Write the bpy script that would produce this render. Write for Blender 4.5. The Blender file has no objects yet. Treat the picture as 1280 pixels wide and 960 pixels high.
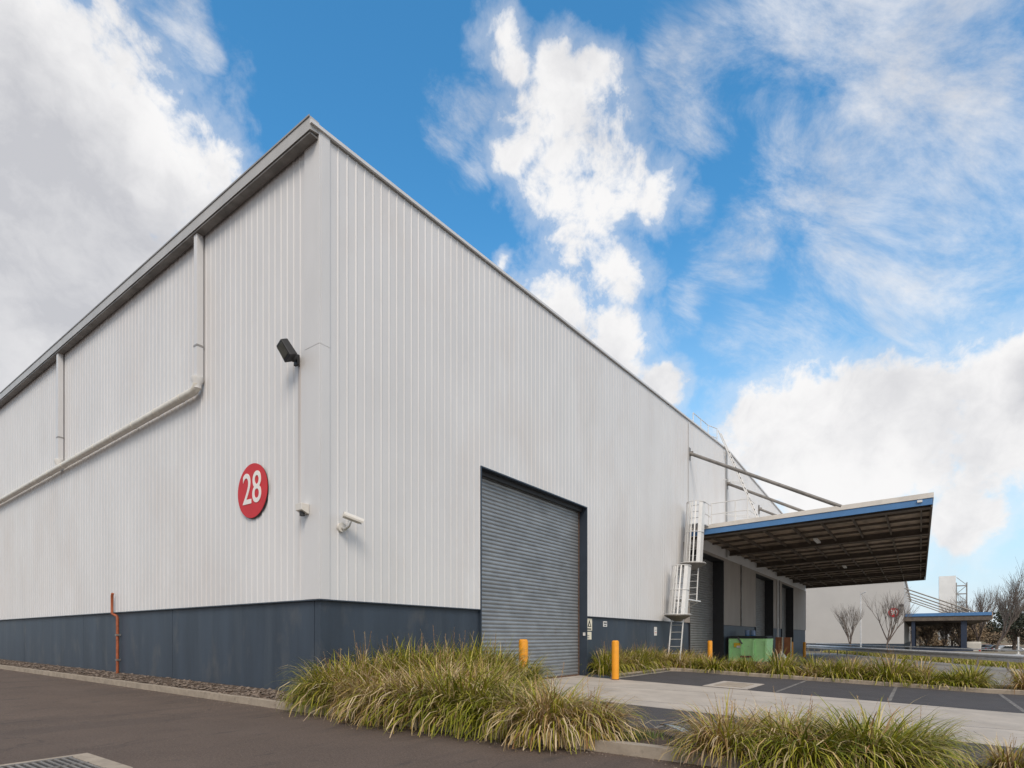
import bpy, math, random
from mathutils import Vector, Matrix, noise
R = math.radians
sc = bpy.context.scene
COL = sc.collection
random.seed(7)

# ------------------------------------------------------------------ camera
CP = (-6.0, -8.43, 1.2); FX, FY = .811, .585
cam_d = bpy.data.cameras.new("camera"); cam = bpy.data.objects.new("camera", cam_d); COL.objects.link(cam)
cam.location = CP
cam.rotation_euler = (R(90), 0, math.atan2(FY, FX) - R(90))
cam_d.sensor_width = 36; cam_d.lens = 36 * 707 / 1280
cam_d.shift_y = (797 - 480) / 1280
cam_d.clip_start = .05; cam_d.clip_end = 5000
sc.camera = cam

# ------------------------------------------------------------------ light
SUN = Vector((-.56, -.54, .78)).normalized()
w = bpy.data.worlds.new("World"); sc.world = w; w.use_nodes = True
EXPOSURE = .56
sc.view_settings.view_transform = 'Standard'; sc.view_settings.look = 'None'
sc.view_settings.exposure = EXPOSURE; sc.view_settings.gamma = 1; sc.view_settings.use_curve_mapping = False
sl = bpy.data.lights.new("sun", 'SUN'); sun = bpy.data.objects.new("sun", sl); COL.objects.link(sun)
sl.energy = 1.5; sl.angle = R(24); sl.color = (1, .89, .76)
sun.rotation_euler = SUN.to_track_quat('Z', 'Y').to_euler()

def cdir(px, py):                      # a direction in the sky (used only for where clouds stand at infinity)
    a = (px - 640) / 707; b = (797 - py) / 707
    return Vector((FX + FY * a, FY - FX * a, b)).normalized()

def sky():
    nt = w.node_tree; N = nt.nodes; L = nt.links
    for n in list(N): N.remove(n)
    out = N.new('ShaderNodeOutputWorld'); bg = N.new('ShaderNodeBackground'); L.new(bg.outputs[0], out.inputs[0])
    bg.inputs['Strength'].default_value = 0.1
    tc = N.new('ShaderNodeTexCoord')
    st = N.new('ShaderNodeTexSky'); st.sky_type = 'NISHITA'; st.sun_disc = False
    st.sun_elevation = math.asin(SUN.z); st.sun_rotation = math.atan2(SUN.x, SUN.y)
    st.air_density = 1.0; st.dust_density = .6; st.ozone_density = 3.0
    hs = N.new('ShaderNodeHueSaturation'); hs.inputs['Saturation'].default_value = 1.27; hs.inputs['Value'].default_value = 1.62
    hs.inputs['Hue'].default_value = .487
    L.new(st.outputs[0], hs.inputs['Color'])
    def math_(op, a, b=None, c=None, clamp=False):
        m = N.new('ShaderNodeMath'); m.operation = op; m.use_clamp = clamp
        for i, v in enumerate((a, b, c)):
            if v is None: continue
            if isinstance(v, (int, float)): m.inputs[i].default_value = v
            else: L.new(v, m.inputs[i])
        return m.outputs[0]
    def noise_(vec, scale, detail, rough, dist=0, lac=2.0):
        n = N.new('ShaderNodeTexNoise'); n.inputs['Scale'].default_value = scale; n.inputs['Detail'].default_value = detail
        n.inputs['Roughness'].default_value = rough; n.inputs['Distortion'].default_value = dist
        n.inputs['Lacunarity'].default_value = lac
        L.new(vec, n.inputs['Vector']); return n
    def vm(op, a, b=None, s=None):
        m = N.new('ShaderNodeVectorMath'); m.operation = op
        if isinstance(a, (tuple, Vector)): m.inputs[0].default_value = a
        else: L.new(a, m.inputs[0])
        if b is not None:
            if isinstance(b, (tuple, Vector)): m.inputs[1].default_value = b
            else: L.new(b, m.inputs[1])
        if s is not None: m.inputs['Scale'].default_value = s
        return m
    D0 = tc.outputs['Generated']
    wn = noise_(D0, 5.0, 4, .6)
    D = vm('ADD', D0, vm('SCALE', vm('SUBTRACT', wn.outputs['Color'], (.5, .5, .5)).outputs[0], s=.10).outputs[0])
    D = vm('NORMALIZE', D.outputs[0]).outputs[0]
    def field(blobs):
        acc = None
        for px, py, r in blobs:
            c = cdir(px, py)
            # angular radius shrinks away from the view axis
            q = Vector((1, (px - 640) / 707, (797 - py) / 707)).length
            rr = (r / 707) / q
            dt = vm('DOT_PRODUCT', D, tuple(c)).outputs['Value']
            v = math_('MULTIPLY_ADD', dt, 2 / rr ** 2, 1 - 2 / rr ** 2)
            acc = v if acc is None else math_('SMOOTH_MAX', acc, v, .35)
        return acc
    CL = [(90, 300, 90), (110, 360, 60), (-120, 120, 270), (30, 190, 190), (-30, 420, 260), (110, 130, 120), (150, 230, 130), (230, 240, 80), (255, 205, 55), (60, 40, 60), (130, 60, 60),
          (620, 40, 38), (635, 80, 30), (690, 105, 50), (740, 105, 45), (660, 160, 48), (700, 180, 70), (760, 215, 70), (815, 232, 42),
          (728, 275, 62), (762, 325, 46), (690, 240, 50), (640, 200, 30),
          (650, 372, 35), (700, 395, 52), (765, 445, 60), (820, 480, 40),
          (950, 545, 70), (1030, 560, 90), (1120, 545, 100), (1200, 500, 90), (1290, 470, 80), (1260, 560, 110), (1000, 500, 45), (1390, 520, 130), (1050, 640, 60), (1210, 650, 60),
          (640, 330, 14)]
    dens = field(CL)
    solid = field([(-160, 260, 330), (30, 130, 130), (150, 190, 90), (60, 330, 150), (1060, 570, 110), (1290, 500, 90)])
    dens = math_('ADD', dens, math_('MULTIPLY', math_('MAXIMUM', solid, 0), 1.1))
    GR = [(-60, 260, 210), (60, 260, 120), (40, 330, 130), (-100, 430, 200), (120, 330, 90), (1320, 470, 50)]
    gr = field(GR)
    WI = [(585, 150, 45), (600, 205, 35), (205, 35, 45), (240, 70, 26), (862, 370, 34), (875, 250, 30), (830, 70, 35), (900, 105, 45), (1000, 430, 90), (1060, 360, 80), (940, 420, 60), (985, 85, 60), (955, 120, 45), (1150, 430, 120), (1000, 480, 70),
          (1000, 40, 110), (1100, 30, 120), (1230, 20, 150), (890, 90, 90), (990, 190, 60), (1100, 280, 140), (1220, 250, 150), (1240, 360, 130), (1120, 370, 90), (960, 300, 70), (1340, 180, 120), (1120, 140, 90), (1240, 110, 110)]
    wi = field(WI)
    fb = noise_(D0, 6.5, 9, .60, .15).outputs['Fac']
    fb3 = noise_(D0, 45, 6, .62, .2).outputs['Fac']
    fb2 = noise_(D0, 19, 8, .64, .35).outputs['Fac']
    e = math_('ADD', math_('MULTIPLY', math_('SUBTRACT', fb, .5), 2.6), math_('MULTIPLY', math_('SUBTRACT', fb2, .5), 2.3))
    e = math_('ADD', e, math_('MULTIPLY', math_('SUBTRACT', fb3, .5), 1.1))
    def mr(v, a, b, c=0, d=1, smooth=True):
        m = N.new('ShaderNodeMapRange'); m.interpolation_type = 'SMOOTHSTEP' if smooth else 'LINEAR'
        L.new(v, m.inputs[0]); m.inputs[1].default_value = a; m.inputs[2].default_value = b; m.inputs[3].default_value = c; m.inputs[4].default_value = d
        return m.outputs[0]
    # generic clouds for the part of the sky behind the viewer
    gen = noise_(D0, 2.3, 8, .6, .2).outputs['Fac']
    back = mr(vm('DOT_PRODUCT', D0, (FX, FY, 0)).outputs['Value'], .35, .0)
    gen = math_('ADD', gen, .05)
    gcl = math_('MULTIPLY', mr(gen, .44, .56), back)
    core = mr(math_('ADD', dens, e), -.10, 1.0, smooth=True)
    halo = math_('MULTIPLY', mr(math_('ADD', dens, math_('MULTIPLY', e, 1.25)), -1.1, .45), .34)
    core = math_('MAXIMUM', core, halo)
    mp = N.new('ShaderNodeMapping'); mp.vector_type = 'TEXTURE'; mp.inputs['Rotation'].default_value = (R(12), R(25), math.atan2(FY, FX) - R(90)); mp.inputs['Scale'].default_value = (1.9, 1.0, .75)
    L.new(D0, mp.inputs[0])
    ws = noise_(mp.outputs[0], 8.5, 10, .68, .35).outputs['Fac']
    wisp = math_('MULTIPLY', mr(math_('ADD', math_('MULTIPLY', wi, .75), math_('MULTIPLY', math_('SUBTRACT', ws, .5), 5.2)), -.35, 2.1), .90)
    sepz = N.new('ShaderNodeSeparateXYZ'); L.new(D0, sepz.inputs[0])
    hz = mr(sepz.outputs['Z'], .60, .0, 0, .92)
    hz2 = mr(sepz.outputs['Z'], .13, .0, 0, .6)
    m = math_('MAXIMUM', core, gcl); m = math_('MAXIMUM', m, wisp)
    m = math_('SUBTRACT', 1, math_('MULTIPLY', math_('SUBTRACT', 1, m), math_('SUBTRACT', 1, hz2)))
    # cloud colour: bright tops, grey bellies
    g1 = mr(math_('ADD', gr, math_('MULTIPLY', e, .35)), -.9, 1.2, 0, .68)
    g2 = mr(math_('ADD', noise_(D, 6, 9, .62).outputs['Fac'], math_('MULTIPLY', dens, .0)), .36, .70, 0, .62)
    gg = math_('MINIMUM', math_('ADD', g1, g2), 1)
    cm = N.new('ShaderNodeMixRGB'); L.new(gg, cm.inputs[0]); cm.inputs[1].default_value = (6.45, 6.4, 6.4, 1); cm.inputs[2].default_value = (3.9, 3.95, 4.2, 1)
    hm = N.new('ShaderNodeMixRGB'); L.new(hz, hm.inputs[0]); L.new(hs.outputs[0], hm.inputs[1]); hm.inputs[2].default_value = (4.0, 5.4, 6.3, 1)
    mx = N.new('ShaderNodeMixRGB'); L.new(m, mx.inputs[0]); L.new(hm.outputs[0], mx.inputs[1]); L.new(cm.outputs[0], mx.inputs[2])
    L.new(mx.outputs[0], bg.inputs[0])
sky()

# ------------------------------------------------------------------ ground height
def h(x, y):
    z = 0.0
    if y < 0: z -= .035 * (-y) * min(1, max(0, x / 3))
    if y > 0 and x < 0: z += .0096 * min(y, 40)
    if x > 16: z -= .01 * (x - 16)
    z = max(z, -.35)
    D = (x - CP[0]) * FX + (y - CP[1]) * FY
    return z - 1.15 * min(1, max(0, (D - 66) / 10))

def at(px, D):                          # plan position of a far thing from its bearing and distance
    a = (px - 640) / 707
    return CP[0] + D * (FX + FY * a), CP[1] + D * (FY - FX * a)

# ------------------------------------------------------------------ materials
def mat(name, color, rough=.6, metal=0, var=.12, vscale=3, bump=0, bscale=40, stretch=(1, 1, 1), c2=None, spec=None, coat=0, lo=.35, hi=.65):
    m = bpy.data.materials.new(name); m.use_nodes = True; nt = m.node_tree; N = nt.nodes; L = nt.links
    b = N['Principled BSDF']
    b.inputs['Roughness'].default_value = rough; b.inputs['Metallic'].default_value = metal
    if spec is not None: b.inputs['Specular IOR Level'].default_value = spec
    if coat: b.inputs['Coat Weight'].default_value = coat
    tc = N.new('ShaderNodeTexCoord'); mp = N.new('ShaderNodeMapping'); mp.inputs['Scale'].default_value = stretch
    ge = N.new('ShaderNodeNewGeometry')
    L.new(ge.outputs['Position'], mp.inputs[0])
    n = N.new('ShaderNodeTexNoise'); n.inputs['Scale'].default_value = vscale; n.inputs['Detail'].default_value = 6; n.inputs['Roughness'].default_value = .6
    L.new(mp.outputs[0], n.inputs['Vector'])
    r = N.new('ShaderNodeMapRange'); L.new(n.outputs['Fac'], r.inputs[0]); r.inputs[1].default_value = lo; r.inputs[2].default_value = hi
    mx = N.new('ShaderNodeMixRGB'); L.new(r.outputs[0], mx.inputs[0])
    a = tuple(min(1, c * (1 - var)) for c in color); d = c2 if c2 else tuple(min(1, c * (1 + var)) for c in color)
    mx.inputs[1].default_value = (*a, 1); mx.inputs[2].default_value = (*d, 1)
    L.new(mx.outputs[0], b.inputs['Base Color'])
    if bump:
        n2 = N.new('ShaderNodeTexNoise'); n2.inputs['Scale'].default_value = bscale; n2.inputs['Detail'].default_value = 4
        L.new(ge.outputs['Position'], n2.inputs['Vector'])
        bp = N.new('ShaderNodeBump'); bp.inputs['Strength'].default_value = bump; bp.inputs['Distance'].default_value = .01
        L.new(n2.outputs['Fac'], bp.inputs['Height']); L.new(bp.outputs[0], b.inputs['Normal'])
    m['mix'] = mx.name
    return m

def extra_mix(m, color, build):         # lay one more stain / layer over the base colour; build(N, L, pos) -> fac socket
    nt = m.node_tree; N = nt.nodes; L = nt.links; b = N['Principled BSDF']
    src = b.inputs['Base Color'].links[0].from_socket
    ge = N.new('ShaderNodeNewGeometry')
    fac = build(N, L, ge.outputs['Position'])
    mx = N.new('ShaderNodeMixRGB'); L.new(fac, mx.inputs[0]); L.new(src, mx.inputs[1]); mx.inputs[2].default_value = (*color, 1)
    L.new(mx.outputs[0], b.inputs['Base Color'])

def nfac(scale, lo, hi, amp, stretch=(1, 1, 1), detail=5, seed=0):
    def f(N, L, pos):
        mp = N.new('ShaderNodeMapping'); mp.inputs['Scale'].default_value = stretch; mp.inputs['Location'].default_value = (seed, seed * .7, 0)
        L.new(pos, mp.inputs[0])
        n = N.new('ShaderNodeTexNoise'); n.inputs['Scale'].default_value = scale; n.inputs['Detail'].default_value = detail; n.inputs['Roughness'].default_value = .6
        L.new(mp.outputs[0], n.inputs['Vector'])
        r = N.new('ShaderNodeMapRange'); L.new(n.outputs['Fac'], r.inputs[0]); r.inputs[1].default_value = lo; r.inputs[2].default_value = hi; r.inputs[4].default_value = amp
        return r.outputs[0]
    return f

M = {}
M['clad'] = mat('painted_cladding', (.66, .655, .655), .42, 0, .04, .8, stretch=(1, 1, .35), spec=.35, bump=.35, bscale=1.6)
extra_mix(M['clad'], (.50, .46, .42), nfac(5, .60, .85, .3, (1, 1, .12)))
extra_mix(M['clad'], (.56, .50, .46), nfac(.5, .5, .75, .35, (1, 1, .5), seed=3))
def stain(N, L, pos):                   # rain streak below the floodlight, a brown run between two ribs
    s = N.new('ShaderNodeSeparateXYZ'); L.new(pos, s.inputs[0])
    def band(sock, a, b, c, d):
        r1 = N.new('ShaderNodeMapRange'); L.new(sock, r1.inputs[0]); r1.inputs[1].default_value = a; r1.inputs[2].default_value = b
        r2 = N.new('ShaderNodeMapRange'); L.new(sock, r2.inputs[0]); r2.inputs[1].default_value = c; r2.inputs[2].default_value = d; r2.inputs[3].default_value = 1; r2.inputs[4].default_value = 0
        m = N.new('ShaderNodeMath'); m.operation = 'MULTIPLY'; L.new(r1.outputs[0], m.inputs[0]); L.new(r2.outputs[0], m.inputs[1]); return m.outputs[0]
    by = band(s.outputs['Y'], .545, .56, .63, .65); bz = band(s.outputs['Z'], 1.9, 5.9, 6.15, 6.25); bx = band(s.outputs['X'], -.2, -.1, .05, .1)
    m = N.new('ShaderNodeMath'); m.operation = 'MULTIPLY'; L.new(by, m.inputs[0]); L.new(bz, m.inputs[1])
    m2 = N.new('ShaderNodeMath'); m2.operation = 'MULTIPLY'; L.new(m.outputs[0], m2.inputs[0]); L.new(bx, m2.inputs[1])
    m3 = N.new('ShaderNodeMath'); m3.operation = 'MULTIPLY'; L.new(m2.outputs[0], m3.inputs[0]); m3.inputs[1].default_value = .6; return m3.outputs[0]
extra_mix(M['clad'], (.33, .27, .23), stain)
M['flash'] = mat('painted_flashing', (.645, .64, .64), .4, 0, .04, 1.2, stretch=(1, 1, .3), spec=.35)
M['gutter'] = mat('gutter_steel', (.30, .29, .28), .45, 0, .08, 2)
M['gutterface'] = mat('weathered_gutter_face', (.46, .45, .435), .45, 0, .08, 2)
M['dado'] = mat('blue_grey_panel', (.038, .053, .075), .5, 0, .18, 1.5, stretch=(1, 1, .15), bump=.15, bscale=60, spec=.4)
extra_mix(M['dado'], (.15, .14, .125), nfac(1.6, .54, .80, .5, (1, 1, .5), seed=15))
extra_mix(M['dado'], (.085, .10, .115), nfac(2.2, .55, .8, .5, (1, 1, .06), seed=5))
M['trim'] = mat('dark_blue_trim', (.035, .048, .068), .4, 0, .12, 2, spec=.4)
M['dark'] = mat('dark_steel', (.022, .022, .024), .55, 0, .15, 4)
M['shutter'] = mat('galvanised_shutter', (.30, .315, .325), .42, .45, .14, 1.6, stretch=(1, 1, 2.2), bump=.1, bscale=25)
extra_mix(M['shutter'], (.20, .15, .11), nfac(3.5, .6, .85, .5, (1, 1, .5), seed=9))
M['shutter2'] = mat('grey_shutter', (.22, .215, .21), .5, .3, .1, 2)
M['rust'] = mat('rusty_steel', (.13, .075, .05), .8, 0, .3, 12)
M['conc'] = mat('pale_concrete', (.43, .38, .325), .85, 0, .10, 1.3, bump=.25, bscale=90)
extra_mix(M['conc'], (.22, .20, .18), nfac(.8, .52, .8, .55, seed=2))
extra_mix(M['conc'], (.20, .175, .15), nfac(7, .6, .8, .35, (.35, 2, 1), seed=4))
M['kerb'] = mat('kerb_concrete', (.33, .275, .215), .9, 0, .16, 5, bump=.4, bscale=60)
extra_mix(M['kerb'], (.12, .10, .08), nfac(9, .58, .75, .6, seed=8))
M['asph'] = mat('old_asphalt', (.098, .068, .051), .88, 0, .09, .7, bump=.6, bscale=140)
extra_mix(M['asph'], (.135, .098, .076), nfac(1.1, .5, .78, .6, (1, .6, 1), seed=12))
extra_mix(M['asph'], (.26, .215, .18), nfac(60, .56, .74, .75, seed=1, detail=3))
extra_mix(M['asph'], (.034, .026, .022), nfac(38, .54, .70, .7, seed=31, detail=3))
def cracks(N, L, pos):
    nz = N.new('ShaderNodeTexNoise'); nz.inputs['Scale'].default_value = 2.5; nz.inputs['Detail'].default_value = 5; L.new(pos, nz.inputs['Vector'])
    ad = N.new('ShaderNodeVectorMath'); ad.operation = 'MULTIPLY_ADD'; L.new(nz.outputs['Color'], ad.inputs[0]); ad.inputs[1].default_value = (.55, .55, 0); L.new(pos, ad.inputs[2])
    v = N.new('ShaderNodeTexVoronoi'); v.feature = 'DISTANCE_TO_EDGE'; v.inputs['Scale'].default_value = .30; L.new(ad.outputs[0], v.inputs['Vector'])
    a = N.new('ShaderNodeMapRange'); L.new(v.outputs['Distance'], a.inputs[0]); a.inputs[1].default_value = .0; a.inputs[2].default_value = .0045; a.inputs[3].default_value = .6; a.inputs[4].default_value = 0
    n2 = N.new('ShaderNodeTexNoise'); n2.inputs['Scale'].default_value = .6; L.new(pos, n2.inputs['Vector'])
    b = N.new('ShaderNodeMapRange'); L.new(n2.outputs['Fac'], b.inputs[0]); b.inputs[1].default_value = .48; b.inputs[2].default_value = .6
    m = N.new('ShaderNodeMath'); m.operation = 'MULTIPLY'; L.new(a.outputs[0], m.inputs[0]); L.new(b.outputs[0], m.inputs[1]); return m.outputs[0]
extra_mix(M['asph'], (.030, .024, .020), cracks)
extra_mix(M['asph'], (.145, .112, .090), nfac(18, .56, .72, .45, seed=51))
extra_mix(M['asph'], (.060, .044, .036), nfac(.55, .52, .60, .35, (.5, 2.2, 1), seed=41))
extra_mix(M['asph'], (.035, .029, .026), nfac(2.2, .60, .70, .5, (.6, 1.3, 1), seed=21))
M['asph2'] = mat('parking_asphalt', (.058, .052, .052), .85, 0, .12, 1.5, bump=.4, bscale=140)
extra_mix(M['asph2'], (.14, .13, .12), nfac(150, .62, .8, .5, seed=1, detail=2))
extra_mix(M['asph2'], (.10, .09, .082), nfac(1.2, .55, .8, .5, seed=6))
M['road'] = mat('far_road', (.25, .235, .215), .9, 0, .12, .3, bump=.2, bscale=60)
M['soil'] = mat('bed_soil', (.075, .05, .033), .95, 0, .35, 14, bump=1, bscale=40)
M['earth'] = mat('dry_earth', (.16, .13, .085), .95, 0, .3, .15, bump=.6, bscale=6)
M['line'] = mat('worn_paint', (.22, .205, .185), .8, 0, .2, 20)
extra_mix(M['line'], (.085, .075, .07), nfac(9, .42, .6, .85, seed=3))
M['yellow'] = mat('yellow_plastic', (.80, .33, .018), .5, 0, .06, 6)
extra_mix(M['yellow'], (.22, .12, .04), nfac(7, .56, .74, .6, (1, 1, .4), seed=3))
M['white'] = mat('white_powdercoat', (.72, .71, .69), .4, 0, .06, 6)
M['alu'] = mat('aluminium', (.55, .55, .54), .38, .6, .08, 5)
M['pvc'] = mat('cream_pipe', (.70, .66, .58), .4, 0, .10, 5)
extra_mix(M['pvc'], (.30, .27, .22), nfac(6, .6, .8, .5, seed=4))
M['pipe_grey'] = mat('weathered_tube', (.20, .185, .17), .5, .2, .25, 3)
M['red'] = mat('red_sign_face', (.56, .016, .020), .55, 0, .05, 4)
M['white_s'] = mat('white_lettering', (.80, .77, .73), .5, 0, .03, 4)
M['copper'] = mat('orange_painted_pipe', (.33, .085, .03), .5, 0, .25, 14)
M['blue'] = mat('blue_fascia', (.075, .20, .42), .45, 0, .08, 2)
M['roofedge'] = mat('pale_roof_edge', (.66, .62, .57), .5, 0, .08, 2)
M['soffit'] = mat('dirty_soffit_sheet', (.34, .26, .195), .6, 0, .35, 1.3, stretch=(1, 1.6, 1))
M['beam'] = mat('brown_steel_beam', (.12, .095, .075), .7, 0, .2, 3)
M['precast'] = mat('precast_panel', (.34, .30, .265), .8, 0, .08, 1, stretch=(1, 1, .4))
M['green'] = mat('green_skip_paint', (.55, .97, .42), .45, 0, .06, 3)
extra_mix(M['green'], (.08, .12, .05), nfac(5, .62, .75, .6, seed=9))
M['drum'] = mat('blue_grey_drum', (.20, .27, .42), .5, 0, .1, 4)
M['lid'] = mat('black_lid', (.03, .035, .035), .6, 0, .2, 4)
M['card'] = mat('brown_board', (.33, .125, .055), .8, 0, .12, 4)
M['cream'] = mat('cream_sign', (.78, .73, .58), .5, 0, .05, 8)
M['black'] = mat('black_ink', (.02, .02, .02), .5, 0, .05, 8)
M['sgreen'] = mat('sign_orange', (.85, .55, .03), .5, 0, .05, 8)
M['gal'] = mat('galvanised_rail', (.68, .69, .70), .45, .0, .12, 3)
M['stone'] = mat('bed_stone', (.16, .125, .10), .9, 0, .55, 9, bump=.4, bscale=30)
M['glass'] = mat('lamp_glass', (.10, .10, .085), .15, 0, .2, 9)
M['cam'] = mat('camera_housing', (.68, .65, .60), .35, 0, .04, 9)
M['bark'] = mat('grey_bark', (.13, .10, .085), .9, 0, .3, 3)
M['twig'] = mat('brown_twigs', (.19, .16, .14), .9, 0, .3, 2)
M['leafd'] = mat('dark_evergreen_leaf', (.030, .036, .018), .7, 0, .4, 1.2)
M['hill'] = mat('brown_hillside', (.30, .17, .10), .95, 0, .3, .12, c2=(.13, .13, .07))
M['scrub'] = mat('scrub_leaf', (.19, .135, .08), .8, 0, .4, .6)
M['far_clad'] = mat('far_cladding', (.52, .505, .49), .6, 0, .04, .3)
M['far_side'] = mat('far_tower_panel', (.78, .78, .77), .6, 0, .05, .5)
M['navy'] = mat('navy_panel', (.018, .03, .06), .5, 0, .1, 1)
M['car_d'] = mat('dark_car_paint', (.03, .033, .04), .3, .2, .05, 2, coat=.5)
M['car_s'] = mat('silver_car_paint', (.33, .34, .35), .3, .5, .05, 2, coat=.5)
M['car_w'] = mat('white_van_paint', (.62, .60, .56), .35, 0, .04, 2)
M['win'] = mat('tinted_window', (.02, .025, .03), .1, 0, .1, 2)
M['tyre'] = mat('tyre_rubber', (.02, .02, .02), .85, 0, .1, 5)
M['lampred'] = mat('red_lens', (.5, .02, .02), .3, 0, .05, 3)
M['barrow'] = mat('blue_plastic_sheet', (.10, .22, .36), .4, 0, .2, 25, c2=(.55, .60, .62))

def grassmat(name, cols):
    m = bpy.data.materials.new(name); m.use_nodes = True; nt = m.node_tree; N = nt.nodes; L = nt.links
    b = N['Principled BSDF']; b.inputs['Roughness'].default_value = .55; b.inputs['Specular IOR Level'].default_value = .3
    ge = N.new('ShaderNodeNewGeometry'); cr = N.new('ShaderNodeValToRGB'); cr.color_ramp.interpolation = 'LINEAR'
    els = cr.color_ramp.elements
    while len(els) < len(cols): els.new(.5)
    for i, (p, c) in enumerate(cols): els[i].position = p; els[i].color = (*c, 1)
    L.new(ge.outputs['Random Per Island'], cr.inputs[0])
    L.new(cr.outputs[0], b.inputs['Base Color'])
    tr = N.new('ShaderNodeBsdfTranslucent'); L.new(cr.outputs[0], tr.inputs[0])
    ms = N.new('ShaderNodeMixShader'); ms.inputs[0].default_value = .12
    L.new(b.outputs[0], ms.inputs[1]); L.new(tr.outputs[0], ms.inputs[2]); L.new(ms.outputs[0], N['Material Output'].inputs[0])
    return m
GA, GB, GC, GD, GE = (.085, .105, .008), (.22, .235, .015), (.38, .34, .035), (.50, .36, .15), (.28, .145, .055)
M['blade_g'] = grassmat('green_blades', [(0, GA), (.35, GB), (.70, GC), (.80, GD), (.93, (.60, .50, .28)), (1, GE)])
M['blade_s'] = grassmat('straw_blades', [(0, GB), (.25, GC), (.40, GE), (.6, GD), (.85, (.62, .50, .32)), (1, (.33, .20, .12))])
M['seed'] = grassmat('seed_heads', [(0, GE), (.5, (.36, .22, .13)), (1, GD)])

# ------------------------------------------------------------------ mesh builder
ORI = {}
class MB:
    def __init__(s): s.v = []; s.f = []
    def add(s, vs, fs):
        o = len(s.v); s.v += [tuple(p) for p in vs]; s.f += [tuple(o + i for i in f) for f in fs]; return s
    def box(s, x0, x1, y0, y1, z0, z1, mtx=None):
        vs = [(x, y, z) for z in (z0, z1) for y in (y0, y1) for x in (x0, x1)]
        if mtx: vs = [mtx @ Vector(p) for p in vs]
        return s.add(vs, [(0, 2, 3, 1), (4, 5, 7, 6), (0, 1, 5, 4), (2, 6, 7, 3), (0, 4, 6, 2), (1, 3, 7, 5)])
    def hexa(s, pts):                   # 8 points, bottom ring then top ring, both counter-clockwise
        return s.add(pts, [(0, 3, 2, 1), (4, 5, 6, 7), (0, 1, 5, 4), (1, 2, 6, 5), (2, 3, 7, 6), (3, 0, 4, 7)])
    def tube(s, pts, r, n=8, cap=True):
        pts = [Vector(p) for p in pts]; rs = r if isinstance(r, (list, tuple)) else [r] * len(pts)
        base = len(s.v); prev = None
        for i, p in enumerate(pts):
            d = (pts[min(i + 1, len(pts) - 1)] - pts[max(i - 1, 0)]).normalized()
            if prev is None:
                a = Vector((0, 0, 1)) if abs(d.z) < .9 else Vector((1, 0, 0)); u = d.cross(a).normalized()
            else: u = (prev - d * prev.dot(d)).normalized()
            prev = u; v = d.cross(u)
            for k in range(n):
                t = 2 * math.pi * k / n; s.v.append(tuple(p + (u * math.cos(t) + v * math.sin(t)) * rs[i]))
        for i in range(len(pts) - 1):
            for k in range(n):
                a = base + i * n + k; b = base + i * n + (k + 1) % n
                s.f.append((a, b, b + n, a + n))
        if cap:
            s.f.append(tuple(base + k for k in reversed(range(n)))); e = base + (len(pts) - 1) * n; s.f.append(tuple(e + k for k in range(n)))
        return s
    def prism(s, poly, axis, a, b):     # extrude a polygon (2-D pairs) along axis 0/1/2 from a to b
        def P(q, c): return {0: (c, q[0], q[1]), 1: (q[0], c, q[1]), 2: (q[0], q[1], c)}[axis]
        n = len(poly); vs = [P(q, a) for q in poly] + [P(q, b) for q in poly]
        return s.add(vs, [tuple(range(n)), tuple(reversed(range(n, 2 * n)))] + [(i, i + n, (i + 1) % n + n, (i + 1) % n) for i in range(n)])
    def lathe(s, prof, c=(0, 0, 0), n=20):
        base = len(s.v)
        for r, z in prof:
            for k in range(n):
                t = 2 * math.pi * k / n; s.v.append((c[0] + r * math.cos(t), c[1] + r * math.sin(t), c[2] + z))
        for i in range(len(prof) - 1):
            for k in range(n):
                a = base + i * n + k; b = base + i * n + (k + 1) % n; s.f.append((a, b, b + n, a + n))
        s.f.append(tuple(base + k for k in reversed(range(n)))); e = base + (len(prof) - 1) * n; s.f.append(tuple(e + k for k in range(n)))
        return s
    def build(s, name, m, parent=None, smooth=False, bevel=0, fix=True):
        org = ORI.get(parent.name, Vector()) if parent else Vector()
        me = bpy.data.meshes.new(name)
        me.from_pydata([tuple(Vector(p) - org) for p in s.v], [], s.f); me.materials.append(m)
        if fix:
            import bmesh
            bm = bmesh.new(); bm.from_mesh(me); bmesh.ops.recalc_face_normals(bm, faces=bm.faces); bm.to_mesh(me); bm.free()
        if smooth:
            for p in me.polygons: p.use_smooth = True
        o = bpy.data.objects.new(name, me); COL.objects.link(o)
        if parent: o.parent = parent; ORI[o.name] = org
        if bevel:
            b = o.modifiers.new('bevel', 'BEVEL'); b.width = bevel; b.segments = 2; b.limit_method = 'ANGLE'
        if smooth:
            try:
                e = o.modifiers.new('split', 'EDGE_SPLIT'); e.split_angle = R(38)
            except Exception: pass
        return o

def tag(o, label=None, cat=None, group=None, kind=None):
    if label: o['label'] = label
    if cat: o['category'] = cat
    if group: o['group'] = group
    if kind: o['kind'] = kind
    return o
def thing(name, label, cat, loc=(0, 0, 0), group=None):
    o = bpy.data.objects.new(name, None); COL.objects.link(o); o.location = loc; o.empty_display_size = .2
    ORI[o.name] = Vector(loc); return tag(o, label, cat, group)
def group_part(name, parent, label=None):   # an in-between part that is itself made of pieces
    o = bpy.data.objects.new(name, None); COL.objects.link(o); o.parent = parent; ORI[o.name] = ORI[parent.name]
    if label: o['label'] = label
    return o
def struct(o): o['kind'] = 'structure'; return o
def copy_tree(o, parent=None):
    c = o.copy(); COL.objects.link(c)
    if parent: c.parent = parent
    for ch in list(o.children): copy_tree(ch, c)
    return c

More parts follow.
